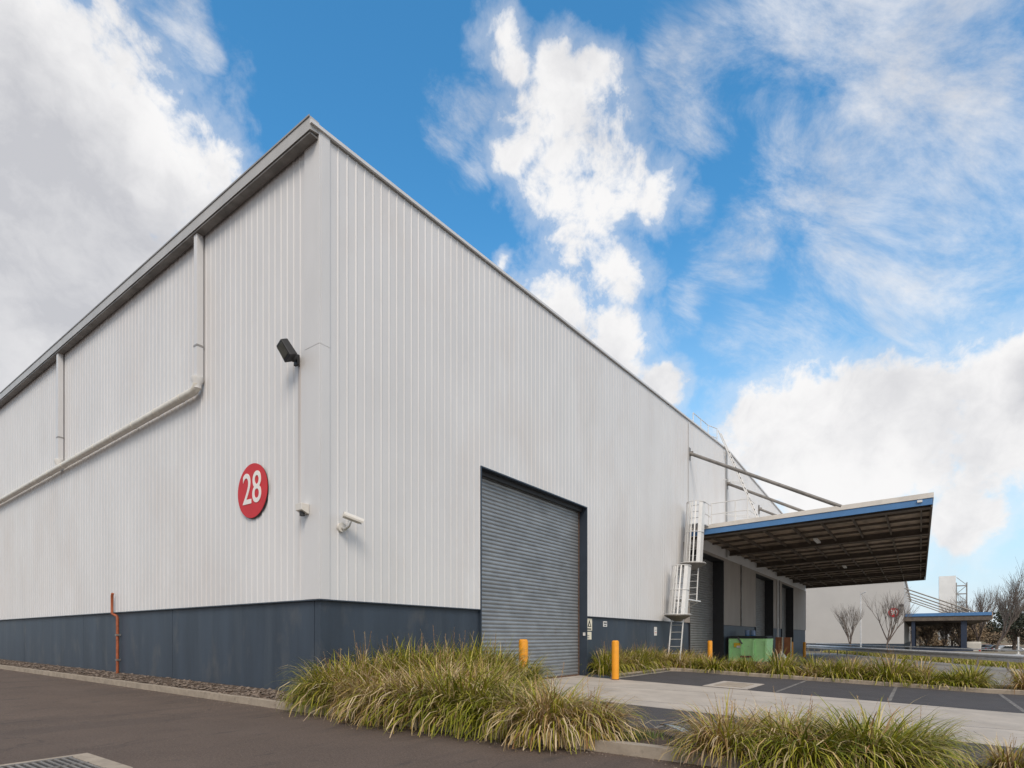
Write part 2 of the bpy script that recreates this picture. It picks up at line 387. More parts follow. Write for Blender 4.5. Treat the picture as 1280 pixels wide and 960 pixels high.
def text_mb(txt, size, depth, xf, squash=1.0, bold=0):
    cu = bpy.data.curves.new('txt', 'FONT'); cu.body = txt; cu.size = size; cu.align_x = 'CENTER'; cu.align_y = 'CENTER'; cu.extrude = depth; cu.offset = bold
    o = bpy.data.objects.new('txt', cu); COL.objects.link(o)
    dg = bpy.context.evaluated_depsgraph_get(); me = bpy.data.meshes.new_from_object(o.evaluated_get(dg))
    mb = MB(); mb.add([xf(Vector((v.co.x * squash, v.co.y, v.co.z))) for v in me.vertices], [tuple(p.vertices) for p in me.polygons])
    bpy.data.objects.remove(o); bpy.data.curves.remove(cu); bpy.data.meshes.remove(me)
    return mb

# ------------------------------------------------------------------ ground (one grid cut into zones, so nothing overlaps)
def frange(a, b, s):
    r = []; x = a
    while x < b - 1e-6: r.append(round(x, 4)); x += s
    return r
xs = sorted(set([-900, -400, -150, -80, -40, -25, -15, -10] + frange(-8, 0, .5) + [-.36, -.30, 0, .95, 1.05, 3, 4.5] + frange(0, 17, 1) + [9.5, 14.5, 14.65, 16.6, 20, 24, 28, 32, 36, 40, 45, 51.3] + frange(54, 110, 4) + [120, 150, 250, 500, 1000, 2500]))
ys = sorted(set([-2500, -1000, -500, -250, -150] + frange(-110, -20, 6) + frange(-20, 0, 1) + [-10.5, -1.0, -.85, -9.6, 0, .5, 2, 4, 8, 12, 16, 20, 25, 30, 40, 45, 50] + frange(54, 110, 6) + [150, 250, 500, 1200, 2500]))
def zone(x, y):
    if x > 0 and y > 0 and x < 51.3 and y < 45: return None
    if x < -.30: return 'driveway'
    if x < 0 and y > 0: return 'rock_bed_ground'
    if -.30 < x < 4.5 and -2.1 < y < 0: return 'planting_bed'
    if -.30 < x < .95: return 'planting_bed'
    if 4.5 < x < 9.5: return 'concrete_apron'
    if x < 4.5 and y < 0: return 'parking_lane'
    if 9.5 < x < 14.5 and y < -1: return 'parking_bay_surface'
    if 9.5 < x < 14.5 and y < 0: return 'planting_bed'
    if 14.5 < x < 16.6 and -60 < y < 0: return 'planting_bed'
    if x > 16.6 and x < 60 and -60 < y < 30: return 'road'
    return 'terrain'
zones = {}
for i in range(len(xs) - 1):
    for j in range(len(ys) - 1):
        z = zone((xs[i] + xs[i + 1]) / 2, (ys[j] + ys[j + 1]) / 2)
        if z: zones.setdefault(z, []).append((i, j))
zm = dict(driveway='asph', rock_bed_ground='soil', planting_bed='soil', concrete_apron='conc', parking_lane='asph2', parking_bay_surface='asph2', road='road', terrain='earth')
for z, cells in zones.items():
    mb = MB(); idx = {}
    up = .07 if z in ('planting_bed', 'rock_bed_ground') else 0
    for i, j in cells:
        q = []
        for a, b in ((i, j), (i + 1, j), (i + 1, j + 1), (i, j + 1)):
            if (a, b) not in idx:
                idx[(a, b)] = len(mb.v); mb.v.append((xs[a], ys[b], h(xs[a], ys[b]) + up))
            q.append(idx[(a, b)])
        mb.f.append(tuple(q))
    struct(mb.build(z, M[zm[z]], fix=False))

def sweep_box(pts, wdt, z0, z1, name, m, label=None):   # kerb along a path: pts (x,y), width to the left of travel
    P = [Vector((p[0], p[1])) for p in pts]; mb = MB(); ring = []
    fine = []
    for a, b in zip(P, P[1:]):
        n = max(1, int((b - a).length / .5))
        for k in range(n): fine.append(a + (b - a) * k / n)
    fine.append(P[-1]); P = fine
    for i, p in enumerate(P):
        d0 = (P[i] - P[i - 1]).normalized() if i else (P[1] - P[0]).normalized(); d1 = (P[i + 1] - P[i]).normalized() if i < len(P) - 1 else d0
        n0 = Vector((-d0.y, d0.x)); n1 = Vector((-d1.y, d1.x)); n = (n0 + n1).normalized(); k = wdt / max(.4, n.dot(n0))
        q = p + n * k; hz = h(p.x, p.y)
        j = .004 * math.sin(i * 1.7)
        b1 = .018
        p2 = p + n * b1
        ring.append([(p.x, p.y, hz + z0), (p.x, p.y, hz + z1 - b1 + j), (p2.x, p2.y, hz + z1 + j), (q.x, q.y, hz + z1 + j), (q.x, q.y, hz + z0)])
    for r in ring: mb.v += r
    for i in range(len(ring) - 1):
        for k in range(4):
            a = i * 5 + k; mb.f.append((a, a + 1, a + 6, a + 5))
    mb.f.append((0, 1, 2, 3, 4)); e = (len(ring) - 1) * 5; mb.f.append((e + 4, e + 3, e + 2, e + 1, e))
    o = mb.build(name, m); struct(o); return o
sweep_box([(-.56, 60), (-.56, 21), (-.48, 8), (-.45, -1), (-.50, -4), (-.50, -40)][::-1], .15, -.05, .115, 'kerb', M['kerb'])
sweep_box([(1.06, -2.15), (1.06, -40)], .11, -.05, .072, 'bed_edge', M['soil'])
sweep_box([(4.42, 0), (4.42, -2.15), (.95, -2.15)][::-1], .11, -.05, .072, 'bed_edge', M['soil'])
sweep_box([(9.72, -.95), (14.2, -.95), (14.5, -1.3), (14.5, -40)], .16, -.05, .12, 'kerb', M['kerb'])
sweep_box([(16.6, -60), (16.6, -1)], .14, -.05, .12, 'kerb', M['kerb'])

def patch(name, pts, m, dz=.004):
    mb = MB(); mb.add([(x, y, h(x, y) + dz) for x, y in pts], [tuple(range(len(pts)))]); o = mb.build(name, m, fix=False); struct(o); return o
for y in (-5.45, -7.85, -10.2, -12.6, -15):
    patch('bay_line', [(9.7, y - .04), (14.4, y - .04), (14.4, y + .04), (9.7, y + .04)], M['line'])
for y in (-5.3, -8.1): patch('bay_line', [(1.9, y - .03), (3.6, y - .03), (3.6, y + .03), (1.9, y + .03)], M['line'])
for x in (4.5, 7.0, 9.5): patch('concrete_joint', [(x - .012, -40), (x + .012, -40), (x + .012, -.4), (x - .012, -.4)][::1], M['asph2'], .003)
# pit cover in the parking bays
t = thing('pit_cover', 'flat square concrete pit cover set in the dark parking bays beside the concrete strip', 'pit cover', (10.5, -4.1, h(10.5, -4.1)))
mb = MB(); mb.hexa([(x, y, h(x, y) + z) for z in (-.05, .012) for x, y in ((9.62, -4.75), (11.7, -4.75), (11.7, -3.6), (9.62, -3.6))]); mb.build('surround', M['conc'], t)
mb = MB(); mb.hexa([(x, y, h(x, y) + z) for z in (-.02, .022) for x, y in ((9.95, -4.55), (11.35, -4.55), (11.35, -3.8), (9.95, -3.8))]); mb.build('lid', M['kerb'], t)
# storm drain in the driveway
t = thing('storm_drain', 'grated storm drain in a concrete frame set into the driveway', 'drain', (-4.4, -1.9, 0))
mb = MB()
gx0, gx1, gy0, gy1 = -4.75, -3.99, -2.45, -1.56
for a in ((gx0 - .16, gx0, gy0 - .14, gy1 + .10), (gx1, gx1 + .16, gy0 - .14, gy1 + .10), (gx0, gx1, gy0 - .14, gy0), (gx0, gx1, gy1, gy1 + .10)): mb.box(*a, -.02, .012)
mb.build('frame', M['kerb'], t)
mb = MB(); mb.box(gx0, gx1, gy0, gy1, .002, .0045); mb.build('pit_shade_sheet', M['dark'], t)  # flat dark sheet over the asphalt, painted as the shade inside the drain
mb = MB()
n = 13
for i in range(n):
    x = gx0 + (i + .5) * (gx1 - gx0) / n; mb.box(x - .012, x + .012, gy0, gy1, .0045, .016)
for y in (gy0 + .02, (gy0 + gy1) / 2, gy1 - .02): mb.box(gx0, gx1, y - .014, y + .014, .0045, .0185)
mb.build('grate', M['pipe_grey'], t)

# ------------------------------------------------------------------ warehouse
BX, BY, EH, RH, RX = 51.3, 45.0, 9.93, 11.28, 25.6
wh = thing('warehouse', 'large pale ribbed metal warehouse with a dark blue-grey base and a cantilevered loading canopy', 'warehouse', (0, 0, 0))
def gz(x): return EH + (RH - EH) * (x / RX if x < RX else (BX - x) / (BX - RX))
def corr(mb, a0, a1, zlo, zhi, xf, pitch=.2):
    prof = [(0, 0), (.78, 0), (.84, .0115), (.93, .0115)]
    pts = [(a0, None)]
    k = int(a0 / pitch) - 1
    P = []
    while k * pitch < a1 + pitch:
        for u, d in prof: P.append((k * pitch + u * pitch, d))
        k += 1
    def dep(a):
        for (p, d), (q, e) in zip(P, P[1:]):
            if p <= a <= q: return d + (e - d) * (a - p) / (q - p + 1e-9)
        return 0
    A = [(a0, dep(a0))] + [p for p in P if a0 < p[0] < a1] + [(a1, dep(a1))]
    o = len(mb.v)
    for a, d in A: mb.v += [xf(a, d, zlo(a)), xf(a, d, zhi(a))]
    for i in range(len(A) - 1): b = o + 2 * i; mb.f.append((b, b + 2, b + 3, b + 1))
rx = lambda a, d, z: (a, -d - .004, z); lx = lambda a, d, z: (-d - .004, a, z)
doors = [(4.39, 9.65), (19.35, 24.76), (31.95, 37.2), (40.3, 45.0)]; DH = 5.26; CB = 1.87
mb = MB(); c = lambda v: (lambda a: v)
corr(mb, .18, 4.39, c(CB), gz, rx); corr(mb, 4.39, 9.65, c(DH), gz, rx); corr(mb, 9.65, 18.55, c(CB), gz, rx)
corr(mb, 18.55, 25.3, c(5.4), gz, rx); corr(mb, 25.3, BX, c(5.4), gz, rx)
mb.build('wall_cladding', M['clad'], wh, fix=False)
mb = MB(); corr(mb, .40, BY, c(CB), c(9.93), lx); mb.build('wall_cladding', M['clad'], wh, fix=False)
# precast wall under the canopy
mb = MB(); segs = [(18.55, 19.35)] + [(a[1], b[0]) for a, b in zip(doors[1:], doors[2:])] + [(45.0, BX)]
for a, b in segs: mb.box(a, b, -.03, .18, CB, DH)
mb.box(18.55, BX, -.03, .18, DH, 5.4)
mb.build('precast_wall', M['precast'], wh)
for x in (28.2, 39.1): MB().box(x - .04, x + .04, -.10, -.032, CB, 5.4).build('pilaster', M['pipe_grey'], wh)
for x in (38.4,): MB().tube([(x, -.09, .4), (x, -.09, 5.4)], .05, 8).build('conduit', M['white'], wh)
# corner flashing, in two lapped lengths, and folded trims
mb = MB()
for z0, z1, e in ((CB, 6.32, 0), (6.28, 9.95, .004)):
    mb.box(-.034 - e, .0, -.03 - e, .40, z0, z1); mb.box(.0, .18, -.034 - e, 0, z0, z1)
mb.build('corner_flashing', M['flash'], wh, bevel=.004)
for x in (19.2,): MB().box(x - .05, x + .05, -.045, -.032, 5.5, gz(x) - .1).build('panel_joint', M['flash'], wh)
MB().box(25.15, 25.4, -.05, -.032, 5.5, gz(25.3) - .1).build('panel_joint', M['gutter'], wh)
# dado
mb = MB()
runs = [(0.03, 4.39)] + [(9.65, 19.35)] + [(a[1], b[0]) for a, b in zip(doors[1:], doors[2:])] + [(45.0, BX)]
for a, b in runs:
    n = max(1, round((b - a) / 5)); 
    for k in range(n): p = a + (b - a) * k / n; q = a + (b - a) * (k + 1) / n; MB().box(p + .006, q - .006, .032, .2, -2.5, CB + .02).build('base_panel', M['dado'], wh)
for k in range(8): MB().box(.032 + (.17 if k < 0 else 0), .2, (.21 if k == 0 else .032 + k * 5.6 + .006), .032 + (k + 1) * 5.6 - .006, -.5, CB + .02).build('base_panel', M['dado'], wh)
MB().box(.05, BX - .01, .05, BY, -.5, .0).build('slab', M['dark'], wh)
mb = MB()
for a, b in [(-.03, 4.36), (9.68, 18.55)]: mb.box(a, b, -.036, .032, CB - .022, CB - .001)
mb.box(-.036, .03, .033, BY, CB - .022, CB - .001)
mb.build('drip_flashing', M['trim'], wh)
# roof, barge capping, gutter
mb = MB()
for x0, x1, z0, z1 in ((-.05, RX, EH + .02, RH + .02), (RX, BX, RH + .02, EH + .02)): mb.hexa([(x0, -.02, z0 - .03), (x1, -.02, z1 - .03), (x1, BY, z1 - .03), (x0, BY, z0 - .03), (x0, -.02, z0), (x1, -.02, z1), (x1, BY, z1), (x0, BY, z0)])
mb.build('roof', M['gutter'], wh)
mb = MB()
for x0, x1 in ((-.22, RX), (RX, BX + .05)):
    z0, z1 = gz(max(0, x0)), gz(min(x1, BX))
    mb.hexa([(x0, -.075, z0 + .0), (x1, -.075, z1 + .0), (x1, -.03, z1 + .0), (x0, -.03, z0 + .0), (x0, -.075, z0 + .06), (x1, -.075, z1 + .06), (x1, .12, z1 + .06), (x0, .12, z0 + .06)])
mb.build('barge_flashing', M['flash'], wh)
MB().prism([(-.036, 9.88), (-.22, 9.84), (-.225, 10.05), (-.205, 10.07), (-.036, 10.07)], 1, -.03, BY).build('gutter', M['gutterface'], wh)
MB().box(-.24, -.225, -.035, BY, 10.045, 10.075).build('gutter_lip', M['gutter'], wh)
mb = MB()
for y in frange(1.6, 45, 1.8): mb.box(-.2, -.04, y - .012, y + .012, 9.825, 9.838)
MB().box(-.2, -.04, 0, BY, 9.80, 9.83).build('soffit', M['pipe_grey'], wh)
# doors
def door(x0, x1, curtain, pitch, hi=True):
    d = group_part('roller_door', wh)
    rec = .27 if hi else .55
    mb = MB(); jw = .10
    mb.box(x0 - .0, x0 + .03, -.036, rec + .1, -.8, DH); mb.box(x1 - .03, x1, -.036, rec + .1, -.8, DH); mb.box(x0 + .03, x1 - .03, -.036, rec + .1, DH - .03, DH)
    mb.build('frame', M['trim'] if hi else M['dark'], d)
    mb = MB(); z = DH - .02; o = 0; A = []
    n = 6
    steps = int((DH + .1) / pitch * n)
    for i in range(steps + 1):
        t = i / n; A.append((DH - .03 - t * pitch, .024 * abs(math.sin(math.pi * t)) ** .7))
    for zz, dd in A: mb.v += [(x0 + .03, rec - dd, zz), (x1 - .03, rec - dd, zz)]
    for i in range(len(A) - 1): b = 2 * i; mb.f.append((b, b + 2, b + 3, b + 1))
    mb.build('curtain', curtain, d, smooth=False, fix=False)
    mb = MB(); mb.box(x0 + .05, x1 - .06, rec - .045, rec - .01, -.0, .06); mb.build('bottom_rail', M['rust'] if hi else M['dark'], d)
    if hi:
        mb = MB(); mb.box(x1 - .075, x1 - .031, rec - .04, rec - .026, .0, DH - .1)
        for k in range(22): mb.box(x1 - .095, x1 - .076, rec - .04, rec - .026, .1 + k * .12, .15 + k * .12)
        mb.build('guide_rail', M['rust'], d)
        MB().box(x1 - .075, x1 - .062 + .03, .02, .08, 1.26, 1.36).build('control_box', M['white'], d)
        MB().box(x0 + .05, x1 - .04, .12, .22, DH - .14, DH - .031).build('headbox', M['dark'], d)
door(*doors[0], M['shutter'], .10)
for a in doors[1:]: door(*a, M['shutter2'], .12, hi=False)
MB().box(4.35, 9.69, -.07, .5, -.0, .015).build('door_sill', M['conc'], wh)
# copper pipes / drainage on the long side wall
for y in (4.1, 12.75, 21.4, 30.0):
    zb = 6.66 - (y - 4.1) * .0187
    MB().box(-.17, -.032, y - .07, y + .07, zb, 9.86).build('downpipe', M['flash'], wh, bevel=.006)
    mb = MB(); mb.box(-.176, -.028, y - .077, y + .077, zb + .75, zb + .79); mb.build('pipe_bracket', M['gutter'], wh)
    MB().lathe([(.125, .10), (.12, .02), (.085, -.06), (.08, -.14)], (-.13, y, zb), 16).build('funnel', M['white'], wh, smooth=True)
zz = lambda y: 6.50 - (y - 4.1) * .0187
pts = [(-.14, 4.1, 6.62), (-.14, 4.11, 6.57), (-.14, 4.16, 6.53), (-.14, 4.26, zz(4.26))] + [(-.14, y, zz(y)) for y in frange(5, 40, 1)]
MB().tube(pts, .085, 14).build('drainpipe', M['pvc'], wh, smooth=True)
for y in frange(4.8, 32, 1.25): MB().tube([(-.14, y - .025, zz(y)), (-.14, y + .025, zz(y))], .091, 14).build('pipe_collar', M['pvc'], wh, smooth=True)
MB().tube([(-.03, 8.62, .22), (-.03, 8.62, 1.70), (-.04, 8.63, 1.76), (-.06, 8.75, 1.80), (-.09, 8.80, 1.83), (-.09, 8.80, 2.30), (-.09, 8.76, 2.36)], .034, 10).build('fire_pipe', M['copper'], wh, smooth=True)
for z in (.6, 1.25): MB().box(-.07, .03, 8.56, 8.68, z, z + .04).build('pipe_clip', M['pipe_grey'], wh)

# canopy
cn = group_part('canopy', wh)
CX0, CX1, CY = 19.3, 51.3, -8.8
def cz(y): return 5.57 + .25 * (-y) / 8.8         # underside
mb = MB()
def slab(mb, x0, x1, y0, y1, a, b, ya=None): mb.hexa([(x0, y1, cz(y1) + a), (x1, y1, cz(y1) + a), (x1, y0, cz(y0) + a), (x0, y0, cz(y0) + a), (x0, y1, cz(y1) + b), (x1, y1, cz(y1) + b), (x1, y0, cz(y0) + b), (x0, y0, cz(y0) + b)])
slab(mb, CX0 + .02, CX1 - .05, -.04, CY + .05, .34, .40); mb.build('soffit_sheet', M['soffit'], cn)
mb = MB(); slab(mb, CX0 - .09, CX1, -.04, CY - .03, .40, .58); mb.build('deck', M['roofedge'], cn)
mb = MB(); slab(mb, CX0 - .06, CX0 + .0, -.04, CY, .16, .398); mb.build('fascia', M['blue'], cn)
mb = MB(); slab(mb, CX0, CX1, CY + .05, CY - .0, .08, .40); mb.build('fascia', M['beam'], cn)
x = CX0 + .15
for k in range(6):
    xx = CX0 + .22 + k * 6.28
    mb = MB(); slab(mb, xx - .02, xx + .02, -.06, CY + .06, .10, .33); slab(mb, xx - .13, xx + .13, -.06, CY + .06, .06, .10); slab(mb, xx - .13, xx + .13, -.06, CY + .06, .31, .335)
    mb.build('beam', M['beam'], cn)
for k in range(8):
    y = -.6 - k * 1.12
    mb = MB(); slab(mb, CX0 + .3, CX1 - .1, y, y - .06, .19, .34); mb.build('purlin', M['beam'], cn)
for k in range(5):
    for q in (1, 2, 3):
        xx = CX0 + .22 + (k + q / 4) * 6.28
        mb = MB(); slab(mb, xx - .04, xx + .04, -.06, CY + .06, .24, .34); mb.build('beam', M['beam'], cn)
for i, xr in enumerate((19.27, 25.4, 32.8, 39.2, 45.4)):
    top = 9.47 + .0 * i
    MB().tube([(xr, -.05, top), (xr, -5.95 if i == 0 else -5.95, cz(-6) + .54)], .075, 10).build('tie_rod', M['pipe_grey'], cn, smooth=True)
    mb = MB(); mb.box(xr - .10, xr + .10, -.06, -.032, top - .3, top + .25); mb.box(xr - .02, xr + .02, -.2, -.06, top - .12, top + .08); mb.build('anchor_plate', M['pipe_grey'], cn)
mb = MB(); mb.box(CX0 - .12, CX0 - .06, -8.5, -8.35, cz(-8.4) + .28, cz(-8.4) + .36); mb.build('edge_light', M['white'], cn)
for (xx, yy) in ((24, -4.5), (36, -4.5)): MB().box(xx - .6, xx + .6, yy - .08, yy + .08, cz(yy) + .02, cz(yy) + .10).build('strip_light', M['white'], cn)

# ------------------------------------------------------------------ things on the walls
def disc_sign(name, label, cat, c, r, num, size, ns, squash, dx=-1):
    t = thing(name, label, cat, c)
    mb = MB(); mb.tube([(c[0] - .004, c[1], c[2]), (c[0] + .006, c[1], c[2])], r * 1.0, 48); mb.build('backing', M['black'], t)
    mb = MB(); mb.tube([(c[0] - .014, c[1] + .008, c[2] + .010), (c[0] - .0045, c[1] + .008, c[2] + .010)], r * .995, 48); mb.build('face', M['red'], t)
    mb = text_mb(num, size, .004, lambda v: Vector((c[0] - .0185 - v.z, c[1] - v.x + .01, c[2] + v.y + .03)), squash, ns); mb.build('number', M['white_s'], t)
    return t
disc_sign('number_sign', 'round red sign reading 28 in white on the ribbed long wall', 'sign', (-.036, 2.07, 4.04), .53, '28', .86, .004, .80)

# floodlight
c = Vector((-.05, .68, 6.30))
t = thing('floodlight', 'dark box floodlight tilted upwards on the wall near the building corner', 'floodlight', c)
MB().box(-.08, -.032, .54, .66, 6.06, 6.24).build('wall_plate', M['dark'], t, bevel=.005)
MB().tube([(-.05, .60, 6.20), (-.14, .58, 6.13), (-.20, .56, 6.16)], .045, 10).build('bracket', M['dark'], t, smooth=True)
ux = Vector((-.42, .30, .86)).normalized(); uy = Vector((.15, .93, -.2)); uy = (uy - ux * uy.dot(ux)).normalized(); uz = ux.cross(uy)
fc = Vector((-.27, .58, 6.24)); BXF = lambda a, b, c_: fc + ux * a + uy * b + uz * c_
def obox(a0, a1, b0, b1, c0, c1, k=1.0):
    a0, a1, b0, b1, c0, c1 = [q * .80 for q in (a0, a1, b0, b1, c0, c1)]
    return MB().hexa([BXF(a0, b0, c0), BXF(a0, b1, c0), BXF(a0, b1, c1), BXF(a0, b0, c1), BXF(a1, b0 * k, c0 * k), BXF(a1, b1 * k, c0 * k), BXF(a1, b1 * k, c1 * k), BXF(a1, b0 * k, c1 * k)])
obox(-.19, .19, -.15, .15, -.10, .10, .88).build('housing', M['dark'], t, bevel=.012)
obox(-.13, .13, -.11, .11, .1005, .108).build('lens', M['glass'], t)
for k in range(4): obox(.192, .202, -.09 + k * .05, -.08 + k * .05, -.06, .06).build('cooling_fin', M['pipe_grey'], t)

# white detector at the corner
t = thing('wall_sensor', 'small white box sensor with a dark underside beside the corner flashing', 'sensor', (-.05, .36, 3.45))
MB().hexa([(-.19, .25, 3.42), (-.04, .25, 3.36), (-.04, .43, 3.36), (-.19, .43, 3.42), (-.20, .25, 3.54), (-.04, .25, 3.54), (-.04, .43, 3.54), (-.20, .43, 3.54)]).build('housing', M['cam'], t, bevel=.008)
MB().tube([(-.12, .34, 3.405), (-.12, .34, 3.33)], .045, 12).build('detector_eye', M['dark'], t, smooth=True)
MB().box(-.05, -.036, .28, .52, 3.38, 3.50).build('mounting_plate', M['alu'], t)
# CCTV
t = thing('security_camera', 'white bullet security camera on a bracket just right of the building corner', 'camera', (.45, -.05, 3.2))
MB().tube([(.42, -.018, 3.17), (.42, -.065, 3.17)], .085, 16).build('base', M['cam'], t, smooth=True)
MB().tube([(.42, -.05, 3.17), (.42, -.14, 3.13), (.45, -.20, 3.18), (.47, -.22, 3.27)], .03, 10).build('arm', M['alu'], t, smooth=True)
ax = Vector((.88, -.40, -.28)).normalized(); c0 = Vector((.36, -.16, 3.37))
MB().tube([c0, c0 + ax * .30], .052, 18).build('body', M['cam'], t, smooth=True)
up = Vector((0, 0, 1)); sd = ax.cross(up).normalized(); un = sd.cross(ax)
sh = []
for k in range(9):
    a = math.pi * (-.15 + 1.3 * k / 8); sh.append((math.cos(a) * .062, math.sin(a) * .062))
mb = MB(); P0 = [c0 + sd * u + un * v - ax * .0 for u, v in sh]; P1 = [c0 + sd * u + un * v + ax * .36 for u, v in sh]
mb.add(P0 + P1, [(i, i + 1, i + 10, i + 9) for i in range(8)])
o = mb.build('sunshield', M['cam'], t, fix=False); s_ = o.modifiers.new('thick', 'SOLIDIFY'); s_.thickness = .006
MB().tube([c0 + ax * .30, c0 + ax * .303], .035, 18).build('lens', M['win'], t)

def wall_notice(name, label, x0, x1, z0, z1, bits, y=.030, m='cream'):
    t = thing(name, label, 'sign', (x0, y, z0))
    MB().box(x0, x1, y - .012, y, z0, z1).build('plate', M[m], t)
    for (a, b, c_, d, k) in bits: MB().box(x0 + a, x0 + b, y - .016, y - .0125, z0 + c_, z0 + d).build('marking', M[k], t)
wall_notice('notice', 'cream notice with a black figure beside the jamb of the nearest roller door', 9.70, 10.06, 1.42, 1.80, [])
t = [o for o in bpy.data.objects if o.name == 'notice'][0]
mb = MB(); mb.prism([(9.76, 1.54), (10.0, 1.54), (9.88, 1.76)], 1, .0135, .017); mb.build('warning_triangle', M['black'], t)
mb = MB(); mb.prism([(9.83, 1.565), (9.93, 1.565), (9.88, 1.67)], 1, .0105, .0122); mb.build('triangle_centre', M['cream'], t)
MB().box(9.75, 10.0, .0145, .0175, 1.45, 1.49).build('text_line', M['black'], t)
wall_notice('notice', 'small pale notice directly under the notice with the black figure', 9.70, 10.02, 1.14, 1.38, [(.03, .17, .04, .07, 'gutter'), (.03, .17, .11, .14, 'gutter')])
wall_notice('notice', 'small white notice with two dark lines, high on the base wall right of the door', 10.85, 11.12, 1.56, 1.74, [(.03, .24, .10, .14, 'black'), (.06, .20, .03, .06, 'black')], m='white')
wall_notice('notice', 'plain white upright notice on the base wall left of the caged ladder', 15.25, 15.52, 1.28, 1.62, [(.05, .22, .10, .12, 'red'), (.05, .22, .20, .22, 'gutter')], m='white')

# ------------------------------------------------------------------ bollards
def bollard(x, y, hh, label):
    z = h(x, y)
    t = thing('bollard', label, 'bollard', (x, y, z), 'yellow bollards guarding the roller doors')
    MB().lathe([(.107, -.1), (.107, hh - .06), (.098, hh - .025), (.07, hh - .004), (.0, hh)][:4], (x, y, z), 20).build('post', M['yellow'], t, smooth=True)
    MB().lathe([(.112, .0), (.112, .02)], (x, y, z), 20).build('collar', M['rust'], t)
bollard(4.75, -1.0, 1.20, 'yellow bollard in front of the left side of the nearest roller door, half behind grass')
bollard(9.3, -1.15, 1.16, 'yellow bollard at the right side of the nearest roller door, fully in view')
bollard(20.4, -.6, 1.13, 'yellow bollard in front of the roller door behind the caged ladder')
bollard(37.8, -1.1, 1.17, 'yellow bollard beside the brown boards under the canopy')
bollard(41.9, -1.3, 1.17, 'farthest yellow bollard, at the far end of the canopied wall')

# ------------------------------------------------------------------ caged ladders up to the canopy
def rungs(l, x0, z0, x1, z1, ya, yb, sp=.28, r=.016):
    n = int((z1 - z0) / sp)
    for k in range(1, n + 1):
        q = k / (n + .5); x = x0 + (x1 - x0) * q; z = z0 + (z1 - z0) * q; MB().tube([(x, ya, z), (x, yb, z)], r, 6).build('rung', M['alu'], l)
def ladder(name, parent, x0, z0, x1, z1, ya, yb):
    l = group_part(name, parent)
    for y in (ya, yb): MB().hexa([(x0 - .03, y - .015, z0), (x0 + .03, y - .015, z0), (x0 + .03, y + .015, z0), (x0 - .03, y + .015, z0), (x1 - .03, y - .015, z1), (x1 + .03, y - .015, z1), (x1 + .03, y + .015, z1), (x1 - .03, y + .015, z1)]).build('rail', M['white'], l)
    rungs(l, x0, z0, x1, z1, ya, yb)
def cage(parent, x0, z0, x1, z1, yc, r, flare):
    g = group_part('safety_cage', parent)
    def cx(z): return x0 + (x1 - x0) * (z - z0) / (z1 - z0)
    def ringp(z, rr, a0=70, a1=290, n=14): return [(cx(z) + math.cos(R(a0 + (a1 - a0) * k / n)) * rr * 1.25, yc + math.sin(R(a0 + (a1 - a0) * k / n)) * rr, z) for k in range(n + 1)]
    for z in (z0, z0 + (z1 - z0) * .5, z1): MB().tube(ringp(z, r + (flare if z == z0 else 0)), .016, 6).build('hoop', M['white'], g)
    # wide vertical straps (shield plates at the sides, narrow ones in front)
    for a, wd in ((92, .30), (128, .20), (158, .05), (180, .05), (202, .05), (234, .16), (268, .30)):
        mb = MB(); vs = []
        for z, rr in ((z0, r), (z0 + .25, r), (z1, r)):
            for s_ in (-1, 1):
                t = R(a) + s_ * wd / r / 2; vs.append((cx(z) + math.cos(t) * rr * 1.25, yc + math.sin(t) * rr, z))
        mb.add(vs, [(0, 1, 3, 2), (2, 3, 5, 4)]); o = mb.build('strap', M['white'], g, fix=False); s = o.modifiers.new('t', 'SOLIDIFY'); s.thickness = .008
    mb = MB(); P = ringp(z0, r + flare); n = len(P)
    Q = [(cx(z0) + (p[0] - cx(z0)) * .2, yc + (p[1] - yc) * .2, z0) for p in P]
    mb.add([(p[0], p[1], z0 - .02) for p in P] + [(q[0], q[1], z0 - .26) for q in Q], [(i, i + 1, n + i + 1, n + i) for i in range(n - 1)])
    o = mb.build('bottom_plate', M['pipe_grey'], g, fix=False); s = o.modifiers.new('t', 'SOLIDIFY'); s.thickness = .03
lt = thing('caged_ladder', 'white two-flight ladder with safety cages climbing the wall to the canopy roof', 'ladder', (15.7, -.6, 0))
ladder('lower_flight', lt, 15.66, 0, 16.62, 4.1, -.36, -.84)
cage(lt, 16.14, 2.12, 16.60, 4.1, -.60, .36, .14)
ladder('upper_flight', lt, 17.75, 2.75, 18.45, 7.05, -.36, -.84)
cage(lt, 17.98, 4.35, 18.42, 7.0, -.60, .38, .14)
g = group_part('landing', lt)
MB().box(16.45, 17.95, -.95, -.2, 2.70, 2.75).build('deck', M['gal'], g)
mb = MB()
for x in (16.7, 17.8): mb.tube([(x, -.2, 2.2), (x, .0, 2.2), (x, -.9, 2.7)][1:], .02, 6)
mb.build('bracket', M['white'], g)
g = group_part('top_platform', lt); MB().box(18.35, 19.24, -.9, -.2, 6.08, 6.12).build('deck', M['gal'], g)
for y in (-.9,):
    mb = MB()
    for z in (6.55, 7.05): mb.tube([(18.5, y, z), (19.5, y, z)], .02, 6)
    for x in (19.2,): mb.tube([(x, y, 6.1), (x, y, 7.05)], .02, 6)
    mb.build('handrail', M['white'], g)
ht = thing('handrail', 'white two-bar handrail on the near edge of the canopy roof beside the caged ladder', 'handrail', (19.5, -1.6, cz(-1.5) + .545))
zt = cz(-1.5) + .545
for y in (-.95, -1.95, -2.45): MB().tube([(19.5, y, zt), (19.5, y, zt + .98)], .022, 8).build('post', M['white'], ht, smooth=True)
